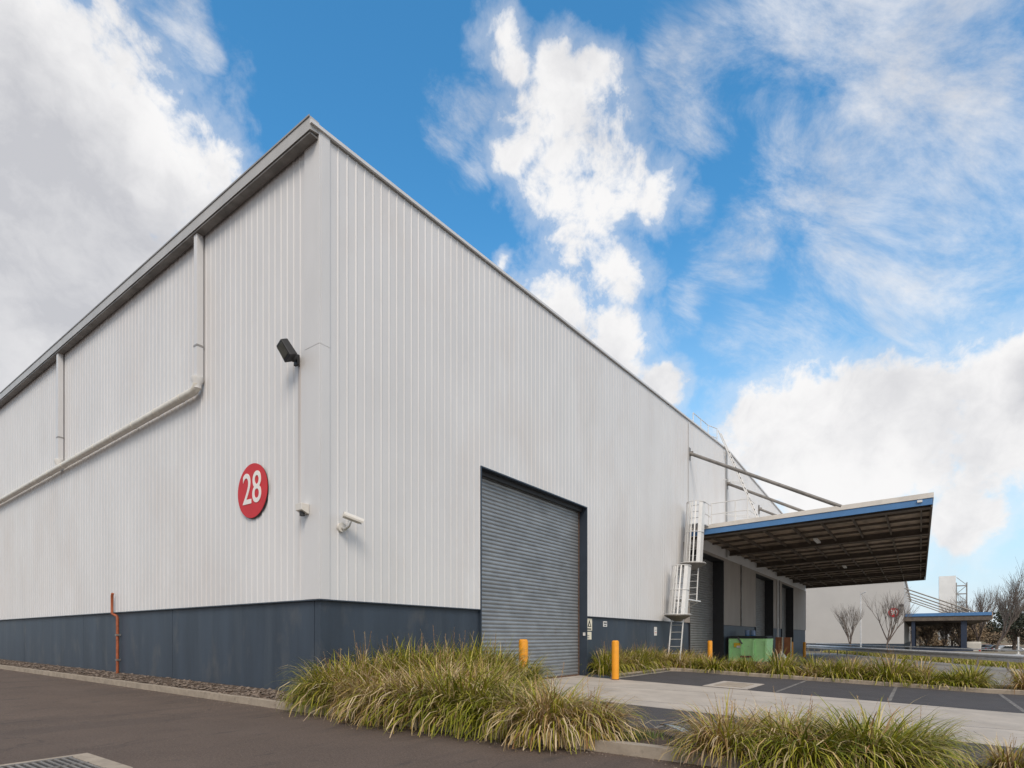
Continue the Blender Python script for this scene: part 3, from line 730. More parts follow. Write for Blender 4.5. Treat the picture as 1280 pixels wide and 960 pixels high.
for z in (.5, .98): MB().tube([(19.5, -.9, zt + z), (19.5, -2.4, zt + z), (19.52, -2.5, zt + z), (19.7, -2.5, zt + z), (20.6, -2.5, zt + z)], .02, 8).build('rail', M['white'], ht, smooth=True)

# roof access ladder
rl = thing('roof_ladder', 'slender white raking ladder from the canopy roof up to the warehouse ridge', 'ladder', (24.9, -2.1, 6.1))
def seg(a, b, r, n=6): return MB().tube([a, b], r, n)
A0 = Vector((24.75, -2.15, 6.1)); A1 = Vector((24.75, -.08, 11.35)); W = Vector((.5, 0, 0))
for k in (0, 1): seg(A0 + W * k, A1 + W * k + (A1 - A0) * .16, .032).build('rail', M['white'], rl)
n = 18
for k in range(1, n): p = A0 + (A1 - A0) * (k / n); MB().tube([p, p + W], .028, 6).build('rung', M['pipe_grey'], rl)
mb = MB()
for q in (.25, .6):
    p = A0 + (A1 - A0) * q
    for k in (0, 1): mb.tube([p + W * k, Vector((p.x + .5 * k, -.03, p.z + .3))], .016, 6)
mb.build('brace', M['white'], rl)
rr = thing('roof_guardrail', 'thin pale guardrail standing on the roof edge near the ridge', 'handrail', (23, .4, 11.2))
P = [(21.4, .5), (22.6, .5), (23.8, .5), (24.7, .3)]
for i, (x, y) in enumerate(P): seg((x, y, gz(x)), (x, y, gz(x) + 1.05), .022).build('post', M['white'], rr)
for dz in (.55, 1.05): MB().tube([(x, y, gz(x) + dz) for x, y in P], .02, 6).build('rail', M['white'], rr)

# ------------------------------------------------------------------ skip, boards and cylinders under the canopy
z = h(25.3, -1)
t = thing('skip_bin', 'bright green metal skip bin with a black lid and a yellow sticker under the canopy', 'skip bin', (26.3, -1.1, z))
MB().hexa([(25.35, -2.0, z + .08), (26.7, -2.0, z + .08), (26.7, -.2, z + .08), (25.35, -.2, z + .08), (25.25, -2.05, z + 1.28), (26.8, -2.05, z + 1.28), (26.8, -.15, z + 1.28), (25.25, -.15, z + 1.28)]).build('body', M['green'], t, bevel=.01)
MB().hexa([(25.2, -2.1, z + 1.285), (26.8, -2.1, z + 1.285), (26.8, -.1, z + 1.285), (25.2, -.1, z + 1.285), (25.3, -2.0, z + 1.42), (26.8, -2.0, z + 1.42), (26.8, -.2, z + 1.42), (25.3, -.2, z + 1.42)]).build('lid', M['lid'], t)
mb = MB()
for y in (-2.0, -1.4, -.8, -.2): mb.box(25.20, 25.26, y - .04, y + .04, z + .1, z + 1.2)
mb.build('rib', M['green'], t)
MB().box(25.22, 25.262, -.80, -.42, z + .82, z + 1.05).build('sticker', M['sgreen'], t)
MB().box(25.215, 25.259, -.74, -.56, z + .78, z + .9).build('sticker', M['white'], t)
MB().box(25.12, 25.22, -1.3, -.75, z + .28, z + .38).build('lifting_bar', M['rust'], t)
MB().tube([(25.22, -.62, z + 1.32), (25.16, -.86, z + 1.0)], .04, 8).build('lid_latch', M['pipe_grey'], t)
for i, (yy, lb, m) in enumerate(((-.45, 'blue-grey drum behind the green skip bin, the left one of two', 'blue'), (-.75, 'blue-grey drum behind the green skip bin, the right one of two beside the latch', 'blue'))):
    x = 25.0 + 3.0; zb = h(x, yy)
    t = thing('drum', lb, 'drum', (x, yy, zb), 'drums behind the skip bin')
    MB().lathe([(.13, 0), (.13, 1.72), (.11, 1.76)], (x, yy, zb), 14).build('body', M['drum'], t, smooth=True)
    MB().lathe([(.135, 1.45), (.135, 1.5)], (x, yy, zb), 14).build('band', M['blue'], t, smooth=True)
for i, (x, y, lb) in enumerate(((28.9, -1.93, 'tall brown board leaning upright beside the green skip bin, the left of two'), (29.0, -2.36, 'tall brown board beside the bollard, the right of two'))):
    zb = h(x, y); t = thing('wooden_panel', lb, 'panel', (x, y, zb), 'brown boards beside the skip bin')
    MB().hexa([(x, y - .20, zb), (x + .05, y - .20, zb), (x + .05, y + .19, zb), (x, y + .19, zb), (x + .1, y - .20, zb + 1.42), (x + .15, y - .20, zb + 1.42), (x + .15, y + .19, zb + 1.42), (x + .1, y + .19, zb + 1.42)]).build('sheet', M['card'], t)
    MB().hexa([(x - .02, y - .20, zb + .0), (x - .001, y - .20, zb), (x - .001, y - .15, zb), (x - .02, y - .15, zb), (x + .08, y - .20, zb + 1.42), (x + .099, y - .20, zb + 1.42), (x + .099, y - .15, zb + 1.42), (x + .08, y - .15, zb + 1.42)]).build('edge_batten', M['cream'], t)
t = thing('rubbish_bag', 'pale plastic rubbish bag slumped between the green bin and the brown boards', 'bag', (28.0, -2.05, h(28.0, -2.0)))
mb = MB(); c_ = (27.6, -2.3, h(27.6, -2.2)); mb.lathe([(.20, 0), (.27, .12), (.25, .35), (.14, .52), (.05, .58), (.08, .64)], c_, 12); mb.build('sack', M['white'], t, smooth=True)

# ------------------------------------------------------------------ debris in the verge gap
t = thing('plastic_strip', 'bent blue and white plastic strip lying in the verge between grass clumps', 'litter', (.3, -6.1, .1))
mb = MB(); P = []
for k in range(9):
    q = k / 8; x = .62 - .50 * q; y = -5.88 - .50 * q; zz_ = .13 + .035 * math.sin(q * 3); wd = .05 + .03 * math.sin(q * math.pi)
    P += [(x - .7 * wd, y + .7 * wd, zz_ + .03), (x, y, zz_ + .012), (x + .7 * wd, y - .7 * wd, zz_)]
mb.add(P, [(3 * k + j, 3 * k + j + 1, 3 * k + j + 4, 3 * k + j + 3) for k in range(8) for j in range(2)])
o = mb.build('sheet', M['barrow'], t, fix=False); s = o.modifiers.new('t', 'SOLIDIFY'); s.thickness = .006

# ------------------------------------------------------------------ stones along the long wall
mb = MB(); rnd = random.Random(3)
for i in range(1700):
    y = (rnd.random() ** 1.5) * 26 - .2; q = rnd.random(); x = -.38 + q * .38; s_ = rnd.uniform(.02, .055)
    zb = h(-.3, max(y, 0)) + .075 + q * .11 + rnd.uniform(-.01, .02)
    vs = []
    for a, b, c_ in ((1, 0, 0), (-1, 0, 0), (0, 1, 0), (0, -1, 0), (0, 0, 1), (0, 0, -1), (.6, .6, .5), (-.6, .6, .4), (.6, -.6, .5), (-.6, -.6, .4)):
        vs.append((x + a * s_ * rnd.uniform(.6, 1.2), y + b * s_ * rnd.uniform(.6, 1.3), zb + c_ * s_ * rnd.uniform(.4, .8)))
    mb.add(vs, [(0, 2, 6), (0, 6, 8), (0, 8, 3), (2, 4, 6), (4, 8, 6), (3, 8, 4), (1, 7, 2), (1, 9, 7), (1, 3, 9), (2, 7, 4), (4, 7, 9), (3, 4, 9), (0, 5, 2), (0, 3, 5), (1, 2, 5), (1, 5, 3)])
tag(mb.build('loose_stones', M['stone'], fix=False), 'strip of loose brown stones between the kerb and the long wall', 'stones', None, 'stuff')
# sloping soil under the stones
mb = MB(); Y = frange(-.3, 45, 1.0); 
for y in Y: zb = h(-.3, max(0, y)); mb.v += [(-.40, y, zb + .06), (-.001, y, zb + .20), (.031, y, zb + .20)]
for i in range(len(Y) - 1):
    for k in range(2): a = i * 3 + k; mb.f.append((a, a + 1, a + 4, a + 3))
struct(mb.build('soil_strip', M['soil'], fix=False))

# ------------------------------------------------------------------ grass clumps
def clump(name, n, H, spread, wdt, m, seed, droop=1.0, seeds=0):
    rn = random.Random(seed); mb = MB()
    for i in range(n):
        az = rn.uniform(0, 2 * math.pi); q = rn.random()
        r0 = spread * .38 * math.sqrt(rn.random())
        a2 = az + rn.gauss(0, .5)
        bx, by = r0 * math.cos(a2), r0 * math.sin(a2)
        L = H * rn.uniform(.75, 1.45)
        el = R(90 - 12 - 48 * q * q - 15 * rn.random())
        dr = droop * rn.uniform(.5, 1.5) * (.5 + q)
        p = Vector((bx, by, 0)); ns = 6; ds = L / ns
        side = Vector((-math.sin(az), math.cos(az), 0)); tw = rn.uniform(-.7, .7)
        side = (side * math.cos(tw) + Vector((math.cos(az), math.sin(az), .3)) * math.sin(tw)).normalized()
        base = len(mb.v); w0 = wdt * rn.uniform(.6, 1.3); e = el
        for k in range(ns + 1):
            w_ = w0 * (1 - (k / ns) ** 2.2) + .0004
            mb.v += [tuple(p - side * w_ / 2), tuple(p + side * w_ / 2)]
            p = p + Vector((math.cos(e) * math.cos(az), math.cos(e) * math.sin(az), math.sin(e))) * ds
            e -= dr * .36 * (k + 1) / 3
            fl = .01 if (p.x * p.x + p.y * p.y) < .2 else -.06
            if p.z < fl: p.z = fl + rn.random() * .03
        for k in range(ns): b = base + 2 * k; mb.f.append((b, b + 1, b + 3, b + 2))
    o = mb.build(name, m, fix=False)
    if seeds:
        sm = MB()
        for i in range(seeds):
            az = rn.uniform(0, 6.28); lean = rn.uniform(.05, .45); L = H * rn.uniform(.9, 1.35)
            d = Vector((math.cos(az) * lean, math.sin(az) * lean, 1)).normalized(); p0 = Vector((rn.uniform(-.1, .1), rn.uniform(-.1, .1), 0))
            a, b = p0 + d * L * .4, p0 + d * L + Vector((math.cos(az), math.sin(az), -.3)) * .06
            sd_ = Vector((-math.sin(az), math.cos(az), 0)) * .002
            sm.add([p0 - sd_, p0 + sd_, a + sd_, a - sd_, b + sd_, b - sd_], [(0, 1, 2, 3), (3, 2, 4, 5)])
            for k in range(5):
                c_ = a.lerp(b, .55 + k * .1); r_ = .006
                v = Vector((rn.uniform(-1, 1), rn.uniform(-1, 1), .6)).normalized() * .028
                sm.add([c_ - sd_ * 2, c_ + sd_ * 2, c_ + v], [(0, 1, 2)])
        s = sm.build('seed_stalks', M['seed'], o, fix=False)
    return o
P_g = clump('grass_clump', 1000, .68, .72, .0190, M['blade_g'], 1, 1.0, 5)
P_s = clump('grass_clump', 1050, .64, .72, .0165, M['blade_s'], 2, 1.45, 9)
P_m = clump('grass_clump', 1000, .66, .70, .0175, M['blade_g'], 3, 1.3, 7)
P_b = clump('grass_clump', 1000, .64, .74, .0170, M['blade_s'], 4, 1.2, 11)
F_g = clump('grass_clump', 330, .64, .66, .028, M['blade_g'], 5, 1.0, 10)
F_s = clump('grass_clump', 330, .60, .66, .026, M['blade_s'], 6, 1.1, 16)
used = set()
def put(proto, x, y, s, sz, label, group):
    if proto.name in used:
        o = copy_tree(proto)
    else:
        o = proto; used.add(proto.name)
    o.location = (x, y, h(x, y) + .07); o.rotation_euler = (0, 0, random.uniform(0, 6.28)); o.scale = (s, s, sz)
    tag(o, label, 'grass clump', group); return o
rn = random.Random(11)
NEAR = [  # proto, x, y, size, height scale, label
 (P_m, -.12, -.15, .75, .80, 'low green grass clump wrapping the foot of the building corner beside the stones'),
 (P_g, .02, -.70, 1.0, 1.10, 'green and straw grass clump just right of the building corner, at the kerb'),
 (P_s, .42, -.62, 1.1, 1.38, 'straw-topped grass clump under the dark base wall near the corner'),
 (P_g, 1.05, -.60, 1.1, 1.35, 'tall green grass clump against the base wall, second from the corner'),
 (P_g, 1.75, -.62, 1.1, 1.42, 'tall green grass clump against the middle of the base wall left of the door'),
 (P_m, 2.45, -.62, 1.15, 1.50, 'tall olive grass clump against the base wall left of the roller door'),
 (P_g, 3.15, -.65, 1.15, 1.50, 'tallest upright green grass clump against the base wall'),
 (P_g, 3.90, -.75, 1.15, 1.45, 'green grass clump at the left jamb of the nearest roller door'),
 (P_b, .20, -1.45, 1.0, 1.0, 'straw and green grass clump spilling over the kerb below the base wall'),
 (P_g, 1.05, -1.35, 1.15, 1.20, 'broad green grass clump in the middle of the planted bed'),
 (P_g, 1.9, -1.45, 1.15, 1.25, 'long-bladed bright green grass clump in the middle of the planted bed'),
 (P_m, 2.8, -1.50, 1.15, 1.25, 'olive green grass clump at the bed edge in front of the roller door'),
 (P_m, 3.8, -1.55, 1.0, 1.20, 'grass clump at the bed corner beside the half-hidden yellow bollard'),
 (P_s, .05, -2.15, 1.0, 1.0, 'straw-coloured grass clump drooping over the kerb left of the larger straw mound'),
 (P_b, .15, -2.85, 1.1, 1.10, 'brownish straw grass mound at the kerb in the middle of the verge'),
 (P_b, .65, -2.35, 1.0, 1.20, 'brown-tipped grass clump behind the straw mound on the verge'),
 (P_g, .10, -3.50, 1.0, 1.05, 'dark-hearted green grass clump with pale drooping blades at the kerb'),
 (P_b, .50, -3.30, .9, 1.1, 'straw-tipped grass clump on the inner side of the verge'),
 (P_m, .20, -4.15, .9, .88, 'green grass clump with upright stalks left of the straw tussock by the gap'),
 (P_m, .35, -4.60, .85, .82, 'low olive grass clump on the inner verge before the straw tussock'),
 (P_s, .08, -4.95, .95, .92, 'rounded straw tussock drooping over the kerb left of the verge gap'),
 (P_s, .28, -5.35, .75, .75, 'small straw tussock right beside the gap in the verge'),
 (P_b, .10, -6.95, .72, .66, 'straw grass clump just right of the verge gap with the plastic strip'),
 (P_s, .45, -7.35, .75, .68, 'straw grass clump with seed stalks behind the front row right of the gap'),
 (P_m, .05, -7.60, .75, .62, 'green and straw grass clump at the bottom edge of the photo right of the gap'),
 (P_g, .40, -8.05, .75, .66, 'grass clump with bright green blades near the bottom right'),
 (P_m, .72, -8.35, .62, .60, 'last full grass clump of the front verge before the bare dark lane'),
]
for p, x, y, s, sz, lb in NEAR: put(p, x - (.50 if x < .5 and y < -4 else .38 if x < .3 and y < -1.2 else .18 if y < -.4 and x < .3 else 0), y, s * (1.2 if y < -1.8 else 1.1), sz * (1.14 if y > -5.6 else 1.2), lb, 'grass clumps along the front kerb')
put(F_g, .6, -9.6, .62, .62, 'sparse green grass clump at the bottom right corner of the photo', 'grass clumps along the front kerb')
put(F_s, .9, -9.1, .45, .5, 'thin straw grass wisps left of the bottom right corner clump', 'grass clumps along the front kerb')
T = 'one of the grass clumps in the row between the ladder wall and the parking kerb'
for i in range(12):
    x = 10.1 + i * .40; put(F_g if rn.random() < .6 else F_s, x, -.42 + rn.uniform(-.1, .1), rn.uniform(.85, 1.05), rn.uniform(1.15, 1.45), T, 'grass clumps below the ladder wall')
T = 'one of the grass clumps planted along the far side of the parking bays'
y = -.4
while y > -15.5:
    for x in (15.05, 15.85):
        if -10.7 < y < -9.95 and rn.random() < .95: continue
        k_ = .72 if y > -4.2 else 1.0; put(F_g if rn.random() < .6 else F_s, x + rn.uniform(-.12, .12), y + rn.uniform(-.15, .15), rn.uniform(.9, 1.3) * (.5 + .5 * k_), rn.choice((.75, 1.0, 1.2, 1.4)) * k_, T, 'grass clumps beyond the parking bays')
    y -= .62
T = 'one of the grass clumps at the foot of the wall beside the canopied doors'
for x in (15.0, 16.2, 17.0, 18.4): put(F_g if rn.random() < .6 else F_s, x, -.6, 1.0, 1.1, T, 'grass clumps at the canopied doors')
# a little dead litter and weeds along the kerb
mb = MB(); rnd = random.Random(5)
for i in range(1400):
    y = -rnd.random() * 10.5; x = -.30 + rnd.random() * 1.3 if rnd.random() < .8 else -.54 - abs(rnd.gauss(0, .06))
    if -6.5 < y < -5.6 and rnd.random() < .2: continue
    zb = h(x, y) + (.075 if x > -.35 else .004); a = rnd.uniform(0, 6.28); l = rnd.uniform(.04, .16); d = Vector((math.cos(a), math.sin(a), rnd.uniform(0, .12))) * l; s_ = Vector((-math.sin(a), math.cos(a), 0)) * .003
    p = Vector((x, y, zb)); mb.add([p - s_, p + s_, p + d + s_ * .3, p + d - s_ * .3], [(0, 1, 2, 3)])
tag(mb.build('grass_litter', M['blade_s'], fix=False), 'dry blade litter scattered over the soil and along the kerb', 'litter', None, 'stuff')
gm = MB()
for i in range(2600):
    y = rnd.uniform(-9, 22); x = -.56 - abs(rnd.gauss(0, .22)); zb = h(x, y); q_ = rnd.uniform(.004, .014); a = rnd.uniform(0, 3)
    ca, sa = math.cos(a) * q_, math.sin(a) * q_
    gm.add([(x + ca, y + sa, zb + .001), (x - sa, y + ca, zb + .001), (x - ca, y - sa, zb + .001), (x + sa, y - ca, zb + .001), (x, y, zb + q_ * .8)], [(0, 1, 4), (1, 2, 4), (2, 3, 4), (3, 0, 4)])
tag(gm.build('grit', M['stone'], fix=False), 'fine grit and crumbs gathered on the asphalt along the kerb', 'grit', None, 'stuff')
gm = MB()
for i in range(9000):
    q_ = rnd.random(); u_ = rnd.uniform(1.2, 4.5); x = 24.4 + 38.1 * q_ + .37 * u_; y = -13.6 + 15.1 * q_ - .93 * u_; zb = h(x, y); a = rnd.uniform(0, 6.28); l = rnd.uniform(.15, .4)
    d = Vector((math.cos(a) * .7, math.sin(a) * .7, 1)).normalized() * l; s_ = Vector((-math.sin(a), math.cos(a), 0)) * .03; p = Vector((x, y, zb)); gm.add([p - s_, p + s_, p + d], [(0, 1, 2)])
tag(gm.build('grass_strip', M['blade_g'], fix=False), 'rough grass growing just behind the guardrail', 'grass', None, 'stuff')
mb = MB()
for i in range(350):
    y = rnd.gauss(-5.8, .16); x = rnd.gauss(.15, .22); zb = h(x, y) + .07; a = rnd.uniform(0, 6.28); l = rnd.uniform(.04, .12); d = Vector((math.cos(a) * .5, math.sin(a) * .5, 1)).normalized() * l; s_ = Vector((-math.sin(a), math.cos(a), 0)) * .004
    p = Vector((x, y, zb)); mb.add([p - s_, p + s_, p + d], [(0, 1, 2)])
M['weed'] = grassmat('weed_leaf', [(0, (.06, .10, .02)), (.6, (.13, .19, .04)), (1, (.2, .26, .06))])
tag(mb.build('weeds', M['weed'], fix=False), 'short bright green weeds in the gap of the front verge', 'weeds', None, 'stuff')

# ------------------------------------------------------------------ guard rail
gr = thing('guardrail', 'long galvanised crash barrier running beyond the planted strip', 'guardrail', (45, -5, -.35))
a = Vector((24.4, -13.6, 0)); b = Vector((62.5, 1.5, 0)); d = (b - a).normalized(); nn = Vector((d.y, -d.x, 0))
prof = [(0, .42), (.09, .49), (.09, .55), (0, .60), (.09, .65), (.09, .71), (0, .78)]
def along(p): q = a + d * p; return q, h(q.x, q.y)
L_ = (b - a).length; mb = MB(); n = 16
for i in range(n + 1):
    q, z = along(L_ * i / n)
    for o_, zz_ in prof: pp = q - nn * o_; mb.v.append((pp.x, pp.y, z + zz_))
for i in range(n):
    for k in range(6): c_ = i * 7 + k; mb.f.append((c_, c_ + 1, c_ + 8, c_ + 7))
mb.build('rail', M['gal'], gr, fix=False)
for i in range(17):
    q, z = along(L_ * i / 16); q = q + nn * .08; MB().box(q.x - .05, q.x + .05, q.y - .04, q.y + .04, z - .1, z + .70).build('post', M['pipe_grey'], gr)
MB().tube([(along(L_ * i / n)[0].x + nn.x * .9, along(L_ * i / n)[0].y + nn.y * .9, along(L_ * i / n)[1] + .92) for i in range(n + 1)], .035, 6).build('top_tube', M['gal'], gr)

# ------------------------------------------------------------------ second warehouse
bx, by, zb = 85.2, -6.7, -1.5
w2 = thing('warehouse', 'distant pale warehouse with a dark base, a blue-edged canopy and a red sign reading 30', 'warehouse', (bx, by, zb))
mb = MB(); mb.box(bx, bx + 63, by, by + 55, zb + 1.88, zb + 10.6); mb.build('wall_cladding', M['far_clad'], w2)
MB().box(bx - .05, bx + 63, by - .03, by + 55, zb - .5, zb + 1.87).build('base_panel', M['dado'], w2)
MB().box(bx - .3, bx + 63.2, by - .2, by + 55, zb + 10.6, zb + 11.0).build('roof', M['flash'], w2)
MB().box(bx - .06, bx - .005, by + 12.1, by + 12.5, zb + 1.9, zb + 10.5).build('downpipe', M['gutter'], w2)
c2 = group_part('canopy', w2)
MB().box(bx + 1.0, bx + 50, by - 9, by - .05, zb + 4.9, zb + 5.75).build('deck', M['beam'], c2)
MB().box(bx + .9, bx + .99, by - 9, by - .05, zb + 5.5, zb + 5.9).build('fascia', M['blue'], c2)
MB().box(bx + 1.0, bx + 50, by - 9.1, by - 9.01, zb + 5.0, zb + 5.9).build('fascia', M['soffit'], c2)
for k in range(5):
    x = bx + 1 + k * 8; MB().tube([(x, by - .05, zb + 9.3), (x, by - 7.5, zb + 5.9)], .09, 6).build('tie_rod', M['pipe_grey'], c2)
    MB().box(x + .3, x + .7, by - 1.2, by - .8, zb, zb + 5.5).build('post', M['navy'], c2)
MB().box(bx + 1, bx + 30, by - 7.2, by - 1.2, zb - .3, zb + 1.3).build('loading_dock', M['navy'], w2)
MB().box(bx + 1.4, bx + 1.9, by - 6.6, by - 6.0, zb, zb + 4.9).build('canopy_post', M['navy'], w2)
# sign 30
px_, D_ = 1120, 75
sy = by + 1.1; sz_ = zb + 6.05
t = thing('number_sign', 'small red sign reading 30 on the distant warehouse', 'sign', (bx - .06, sy, sz_))
MB().tube([(bx - .10, sy, sz_), (bx - .06, sy, sz_)], .62, 24).build('face', M['red'], t)
text_mb('30', .9, .01, lambda v: Vector((bx - .115 - v.z, sy - v.x, sz_ + v.y)), .85, .03).build('number', M['white_s'], t)
t = thing('floodlight', 'tiny dark floodlight above the red 30 sign on the distant warehouse', 'floodlight', (bx - .06, sy - .9, sz_ + 1.5))
MB().box(bx - .5, bx - .2, sy - 1.1, sy - .6, sz_ + .75, sz_ + 1.05).build('housing', M['dark'], t); MB().box(bx - .2, bx - .0, sy - .95, sy - .8, sz_ + .85, sz_ + .95).build('bracket', M['dark'], t)

# tower with lattice stair
tx, ty = at(1187, 132); tz = -1.5
t = thing('tower', 'tall white panelled tower with an open lattice stair rising behind the distant canopy', 'tower', (tx, ty, tz))
MB().box(tx - 1.2, tx + 1.6, ty - 1.1, ty + 2.0, tz, tz + 17.0).build('shaft', M['far_side'], t)
st_ = group_part('lattice_stair', t); mb = MB()
s0x, s0y = tx + .4, ty - 3.2
for dx in (0, 2.0):
    for dy in (0, 1.9): mb.tube([(s0x + dx, s0y + dy, tz), (s0x + dx, s0y + dy, tz + 15.5)], .09, 5)
mb.build('post', M['gutter'], st_)
mb = MB()
for k in range(8):
    z = tz + 1.5 + k * 1.9
    for q in (((0, 0), (2, 0)), ((2, 0), (2, 1.9)), ((0, 1.9), (0, 0))): mb.tube([(s0x + q[0][0], s0y + q[0][1], z), (s0x + q[1][0], s0y + q[1][1], z)], .07, 5)
    mb.tube([(s0x, s0y + (0 if k % 2 else 1.9), z), (s0x, s0y + (1.9 if k % 2 else 0), z + 1.9)], .07, 5)
mb.build('bracing', M['gutter'], st_)

# lamp column by the distant warehouse
x, y = at(1076, 73); zb_ = h(x, y)
t = thing('light_pole', 'slim pale light pole standing in front of the distant warehouse wall', 'light pole', (x, y, zb_))
MB().tube([(x, y, zb_), (x, y, zb_ + 8)], [.10, .06], 8).build('post', M['gal'], t); MB().tube([(x, y, zb_ + 7.95), (x - .5, y - .6, zb_ + 8.2)], .05, 6).build('arm', M['gal'], t)

# ------------------------------------------------------------------ trees
def bare_tree(px, D, H, label, seed, spread=.5, dense=1.0, name='bare_tree', base=None):
    x, y = at(px, D); z0 = h(x, y) if base is None else base
    t = thing(name, label, 'tree', (x, y, z0)); rn = random.Random(seed)
    tk = MB(); tw = MB()
    def grow(p, d, L, r, lv):
        n = 3; pts = [p]; q = p
        for k in range(n):
            d = (d + Vector((rn.gauss(0, .10), rn.gauss(0, .10), .10))).normalized(); q = q + d * L / n; pts.append(q)
        (tk if lv < 2 else tw).tube(pts, [r * (1 - .45 * k / n) for k in range(n + 1)], 6 if lv < 2 else 3, cap=False)
        if lv >= 4: return
        kids = (rn.randint(4, 5) if lv == 0 else rn.randint(3, 5)) 
        for k in range(int(kids * dense + .5)):
            u = rn.uniform(.35, 1.0) if lv else rn.uniform(.75, 1.0); pp = pts[0].lerp(pts[-1], u) if lv else pts[-1] * u + pts[0] * (1 - u)
            az = rn.uniform(0, 6.28) if lv else 6.28 * k / kids + rn.uniform(-.4, .4); sp = spread * rn.uniform(.6, 1.3)
            nd = (d + Vector((math.cos(az), math.sin(az), rn.uniform(-.1, .4))) * sp).normalized()
            grow(pp, nd, L * (rn.uniform(.62, .82) if lv else rn.uniform(1.3, 1.9)), r * (.52 if lv else .55), lv + 1)
    grow(Vector((x, y, z0 - .1)), Vector((0, 0, 1)), H * .16, H * .0125 + .015, 0)
    tk.build('trunk', M['bark'], t, smooth=True, fix=False); tw.build('crown', M['twig'], t, fix=False)
bare_tree(1064, 71, 8.6, 'small bare tree on the left in front of the distant warehouse wall', 1, .26, 1.0)
bare_tree(1108, 68, 9.8, 'spreading bare tree beside the red 30 sign', 2, .36, 1.0)
bare_tree(1245, 62, 11.5, 'large bare tree with a dark trunk near the right edge', 5, .42, 1.25)
bare_tree(1205, 84, 11, 'bare tree in front of the distant canopy', 8, .42, 1.2)
bare_tree(1160, 98, 7.5, 'bare brown tree seen under the left part of the distant canopy', 9, .45, 1.3)
bare_tree(1180, 110, 9, 'bare brown tree seen under the middle of the distant canopy', 12, .45, 1.3)
bare_tree(1222, 96, 15, 'tall bare tree rising behind the end of the distant canopy', 15, .36, 1.25)
bare_tree(1270, 100, 14, 'bare tree standing behind the dark evergreen', 16, .38, 1.25)
def leafy_tree(px, D, H, W_, label, seed, leaf, trunk_h=.3, n=2600, base=None, ls=.35):
    x, y = at(px, D); z0 = h(x, y) if base is None else base
    t = thing('evergreen_tree' if leaf == 'leafd' else 'shrubby_tree', label, 'tree', (x, y, z0)); rn = random.Random(seed)
    tk = MB(); tk.tube([(x, y, z0 - .2), (x + .1, y, z0 + H * .3), (x, y + .1, z0 + H * .7)], [.28, .2, .08], 8)
    cl = []
    for k in range(9):
        az = rn.uniform(0, 6.28); rr_ = W_ * rn.uniform(.1, .62); zc = z0 + H * rn.uniform(trunk_h + .18, .86); c_ = Vector((x + math.cos(az) * rr_, y + math.sin(az) * rr_, zc)); cl.append((c_, W_ * rn.uniform(.30, .5)))
        tk.tube([(x, y, z0 + H * .25), c_.lerp(Vector((x, y, zc)), .5) - Vector((0, 0, .4)), c_], [.12, .08, .03], 5)
    tk.build('trunk', M['bark'], t, fix=False)
    mb = MB()
    for i in range(n):
        c_, r_ = cl[rn.randrange(len(cl))]; v = Vector((rn.gauss(0, 1), rn.gauss(0, 1), rn.gauss(0, .8))).normalized() * r_ * rn.uniform(.5, 1.08); v.z *= .62
        p = c_ + v; u = Vector((rn.gauss(0, 1), rn.gauss(0, 1), rn.gauss(0, 1))).normalized() * ls; w_ = u.orthogonal().normalized() * ls * .6
        mb.add([p - u * .5, p + w_ * .5, p + u * .5, p - w_ * .5], [(0, 1, 2, 3)])
    mb.build('crown', M[leaf], t, fix=False)
leafy_tree(1268, 82, 7.0, 4.0, 'dark broad evergreen tree near the right edge', 3, 'leafd')
leafy_tree(1166, 124, 6.5, 4.5, 'brown shrubby tree just in front of the white tower, on its left', 21, 'scrub', .05, 2200, None, .45)
leafy_tree(1190, 126, 7.5, 5, 'brown shrubby tree hiding the foot of the white tower', 22, 'scrub', .05, 2400, None, .45)
leafy_tree(1212, 122, 7, 5, 'brown shrubby tree just in front of the white tower, on its right', 23, 'scrub', .05, 2200, None, .45)
leafy_tree(1150, 150, 8, 6, 'low brown shrubby tree left beneath the distant canopy', 4, 'scrub', .1, 1600, None, .6)
leafy_tree(1175, 160, 9, 7, 'low brown shrubby tree in the middle beneath the distant canopy', 5, 'scrub', .1, 1600, None, .6)
leafy_tree(1215, 150, 8, 6, 'low brown shrubby tree right of the distant canopy post', 6, 'scrub', .1, 1600, None, .6)
leafy_tree(1240, 170, 6, 5, 'brown shrubby tree on the slope behind the large bare tree', 7, 'scrub', .1, 1600, None, .6)
leafy_tree(1292, 160, 6, 6, 'brown shrubby tree cut by the right edge of the photo', 8, 'scrub', .1, 1600, None, .6)
# hillside
mb = MB(); cols = 60; rows = 10
for j in range(rows + 1):
    for i in range(cols + 1):
        px_ = 900 + i * 14; D_ = 170 + j * 30; x, y = at(px_, D_); q = j / rows
        mb.v.append((x, y, -1.9 + 13.0 * math.sin(min(1, q * 1.15) * math.pi / 2) * (.75 + .35 * noise.noise(Vector((x * .01, y * .01, 0)))) + .6 * noise.noise(Vector((x * .05, y * .05, 1)))))
for j in range(rows):
    for i in range(cols): a_ = j * (cols + 1) + i; mb.f.append((a_, a_ + 1, a_ + cols + 2, a_ + cols + 1))
struct(mb.build('hillside', M['hill'], smooth=True))

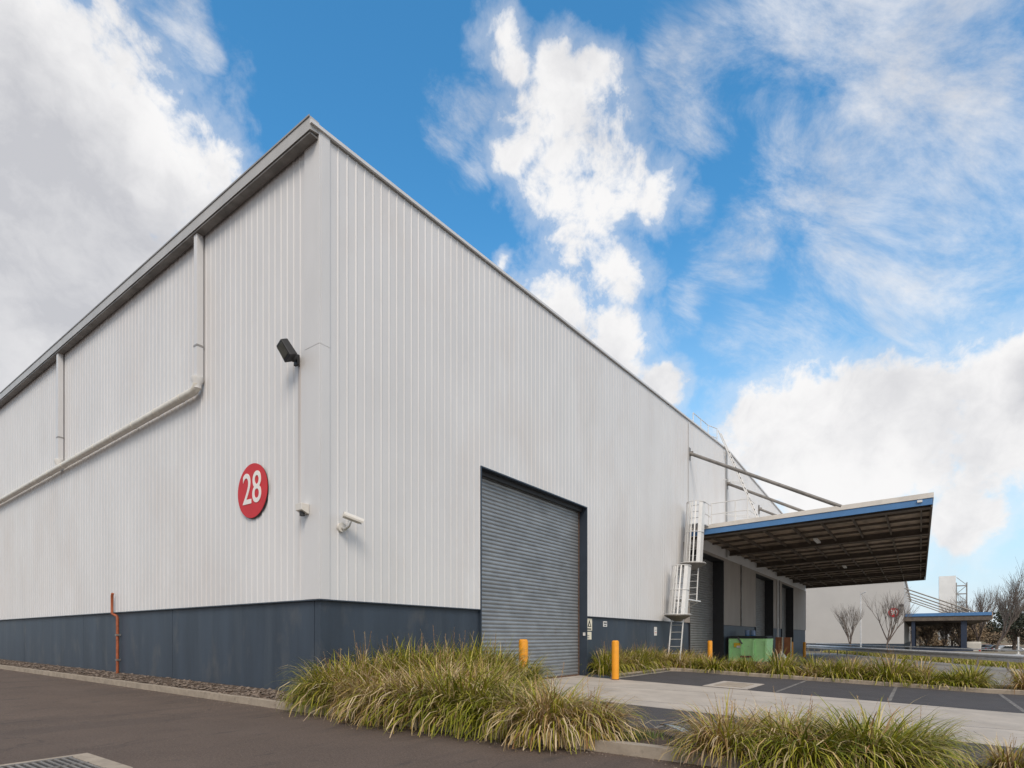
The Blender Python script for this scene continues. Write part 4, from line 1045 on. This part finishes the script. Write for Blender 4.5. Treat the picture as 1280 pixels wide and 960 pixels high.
# ------------------------------------------------------------------ parked vehicles beyond the rail
def car(px, D, rot, m, label, van=False, s=1.0):
    x, y = at(px, D); z = h(x, y)
    t = thing('parked_van' if van else 'parked_car', label, 'van' if van else 'car', (x, y, z), 'vehicles parked beyond the guardrail')
    org = ORI[t.name]; ORI[t.name] = Vector()
    H_ = 2.1 if van else 1.42
    if van: prof_ = [(-2.5, .35), (-2.5, 1.9), (-2.3, H_), (1.3, H_), (1.9, 1.3), (2.5, 1.05), (2.55, .35)]
    else: prof_ = [(-2.2, .35), (-2.25, .85), (-1.75, .98), (-1.15, H_), (.45, H_), (1.15, .95), (2.1, .80), (2.2, .35)]
    MB().prism(prof_, 1, -.88, .88).build('body', m, t, bevel=.08)
    if van: MB().prism([(-.9, 1.2), (-.9, 1.85), (1.25, 1.85), (1.75, 1.25)], 1, -.895, .895).build('window', M['win'], t)
    else: MB().prism([(-1.5, .98), (-1.08, 1.36), (.40, 1.36), (.98, .98)], 1, -.895, .895).build('window', M['win'], t)
    for xx in (-1.4, 1.4):
        for yy in (-.85, .85): MB().tube([(xx, yy - .1, .33), (xx, yy + .1, .33)], .33, 16).build('wheel', M['tyre'], t)
    for yy in (-.7, .7): MB().box(-2.56 if van else -2.3, -2.2, yy - .1, yy + .1, .75, .92).build('tail_light', M['lampred'], t)
    t.rotation_euler = (0, 0, rot); ORI[t.name] = org
car(1213, 84, R(5), M['car_w'], 'white van parked beyond the guardrail beside the navy post', True)
car(1246, 98, R(-60), M['car_d'], 'dark car parked below the large bare tree')
car(1264, 92, R(-75), M['car_s'], 'silver car parked at the right beyond the guardrail')
car(1232, 104, R(-60), M['car_d'], 'dark car parked between the white van and the large bare tree')
x, y = at(1273, 50); zb_ = h(x, y)
t = thing('marker_post', 'short white marker post beside the guardrail near the right edge', 'post', (x, y, zb_))
MB().tube([(x, y, zb_), (x, y, zb_ + 1.6)], .06, 8).build('post', M['white'], t); MB().box(x - .15, x + .15, y - .15, y + .15, zb_, zb_ + .12).build('foot', M['white'], t)
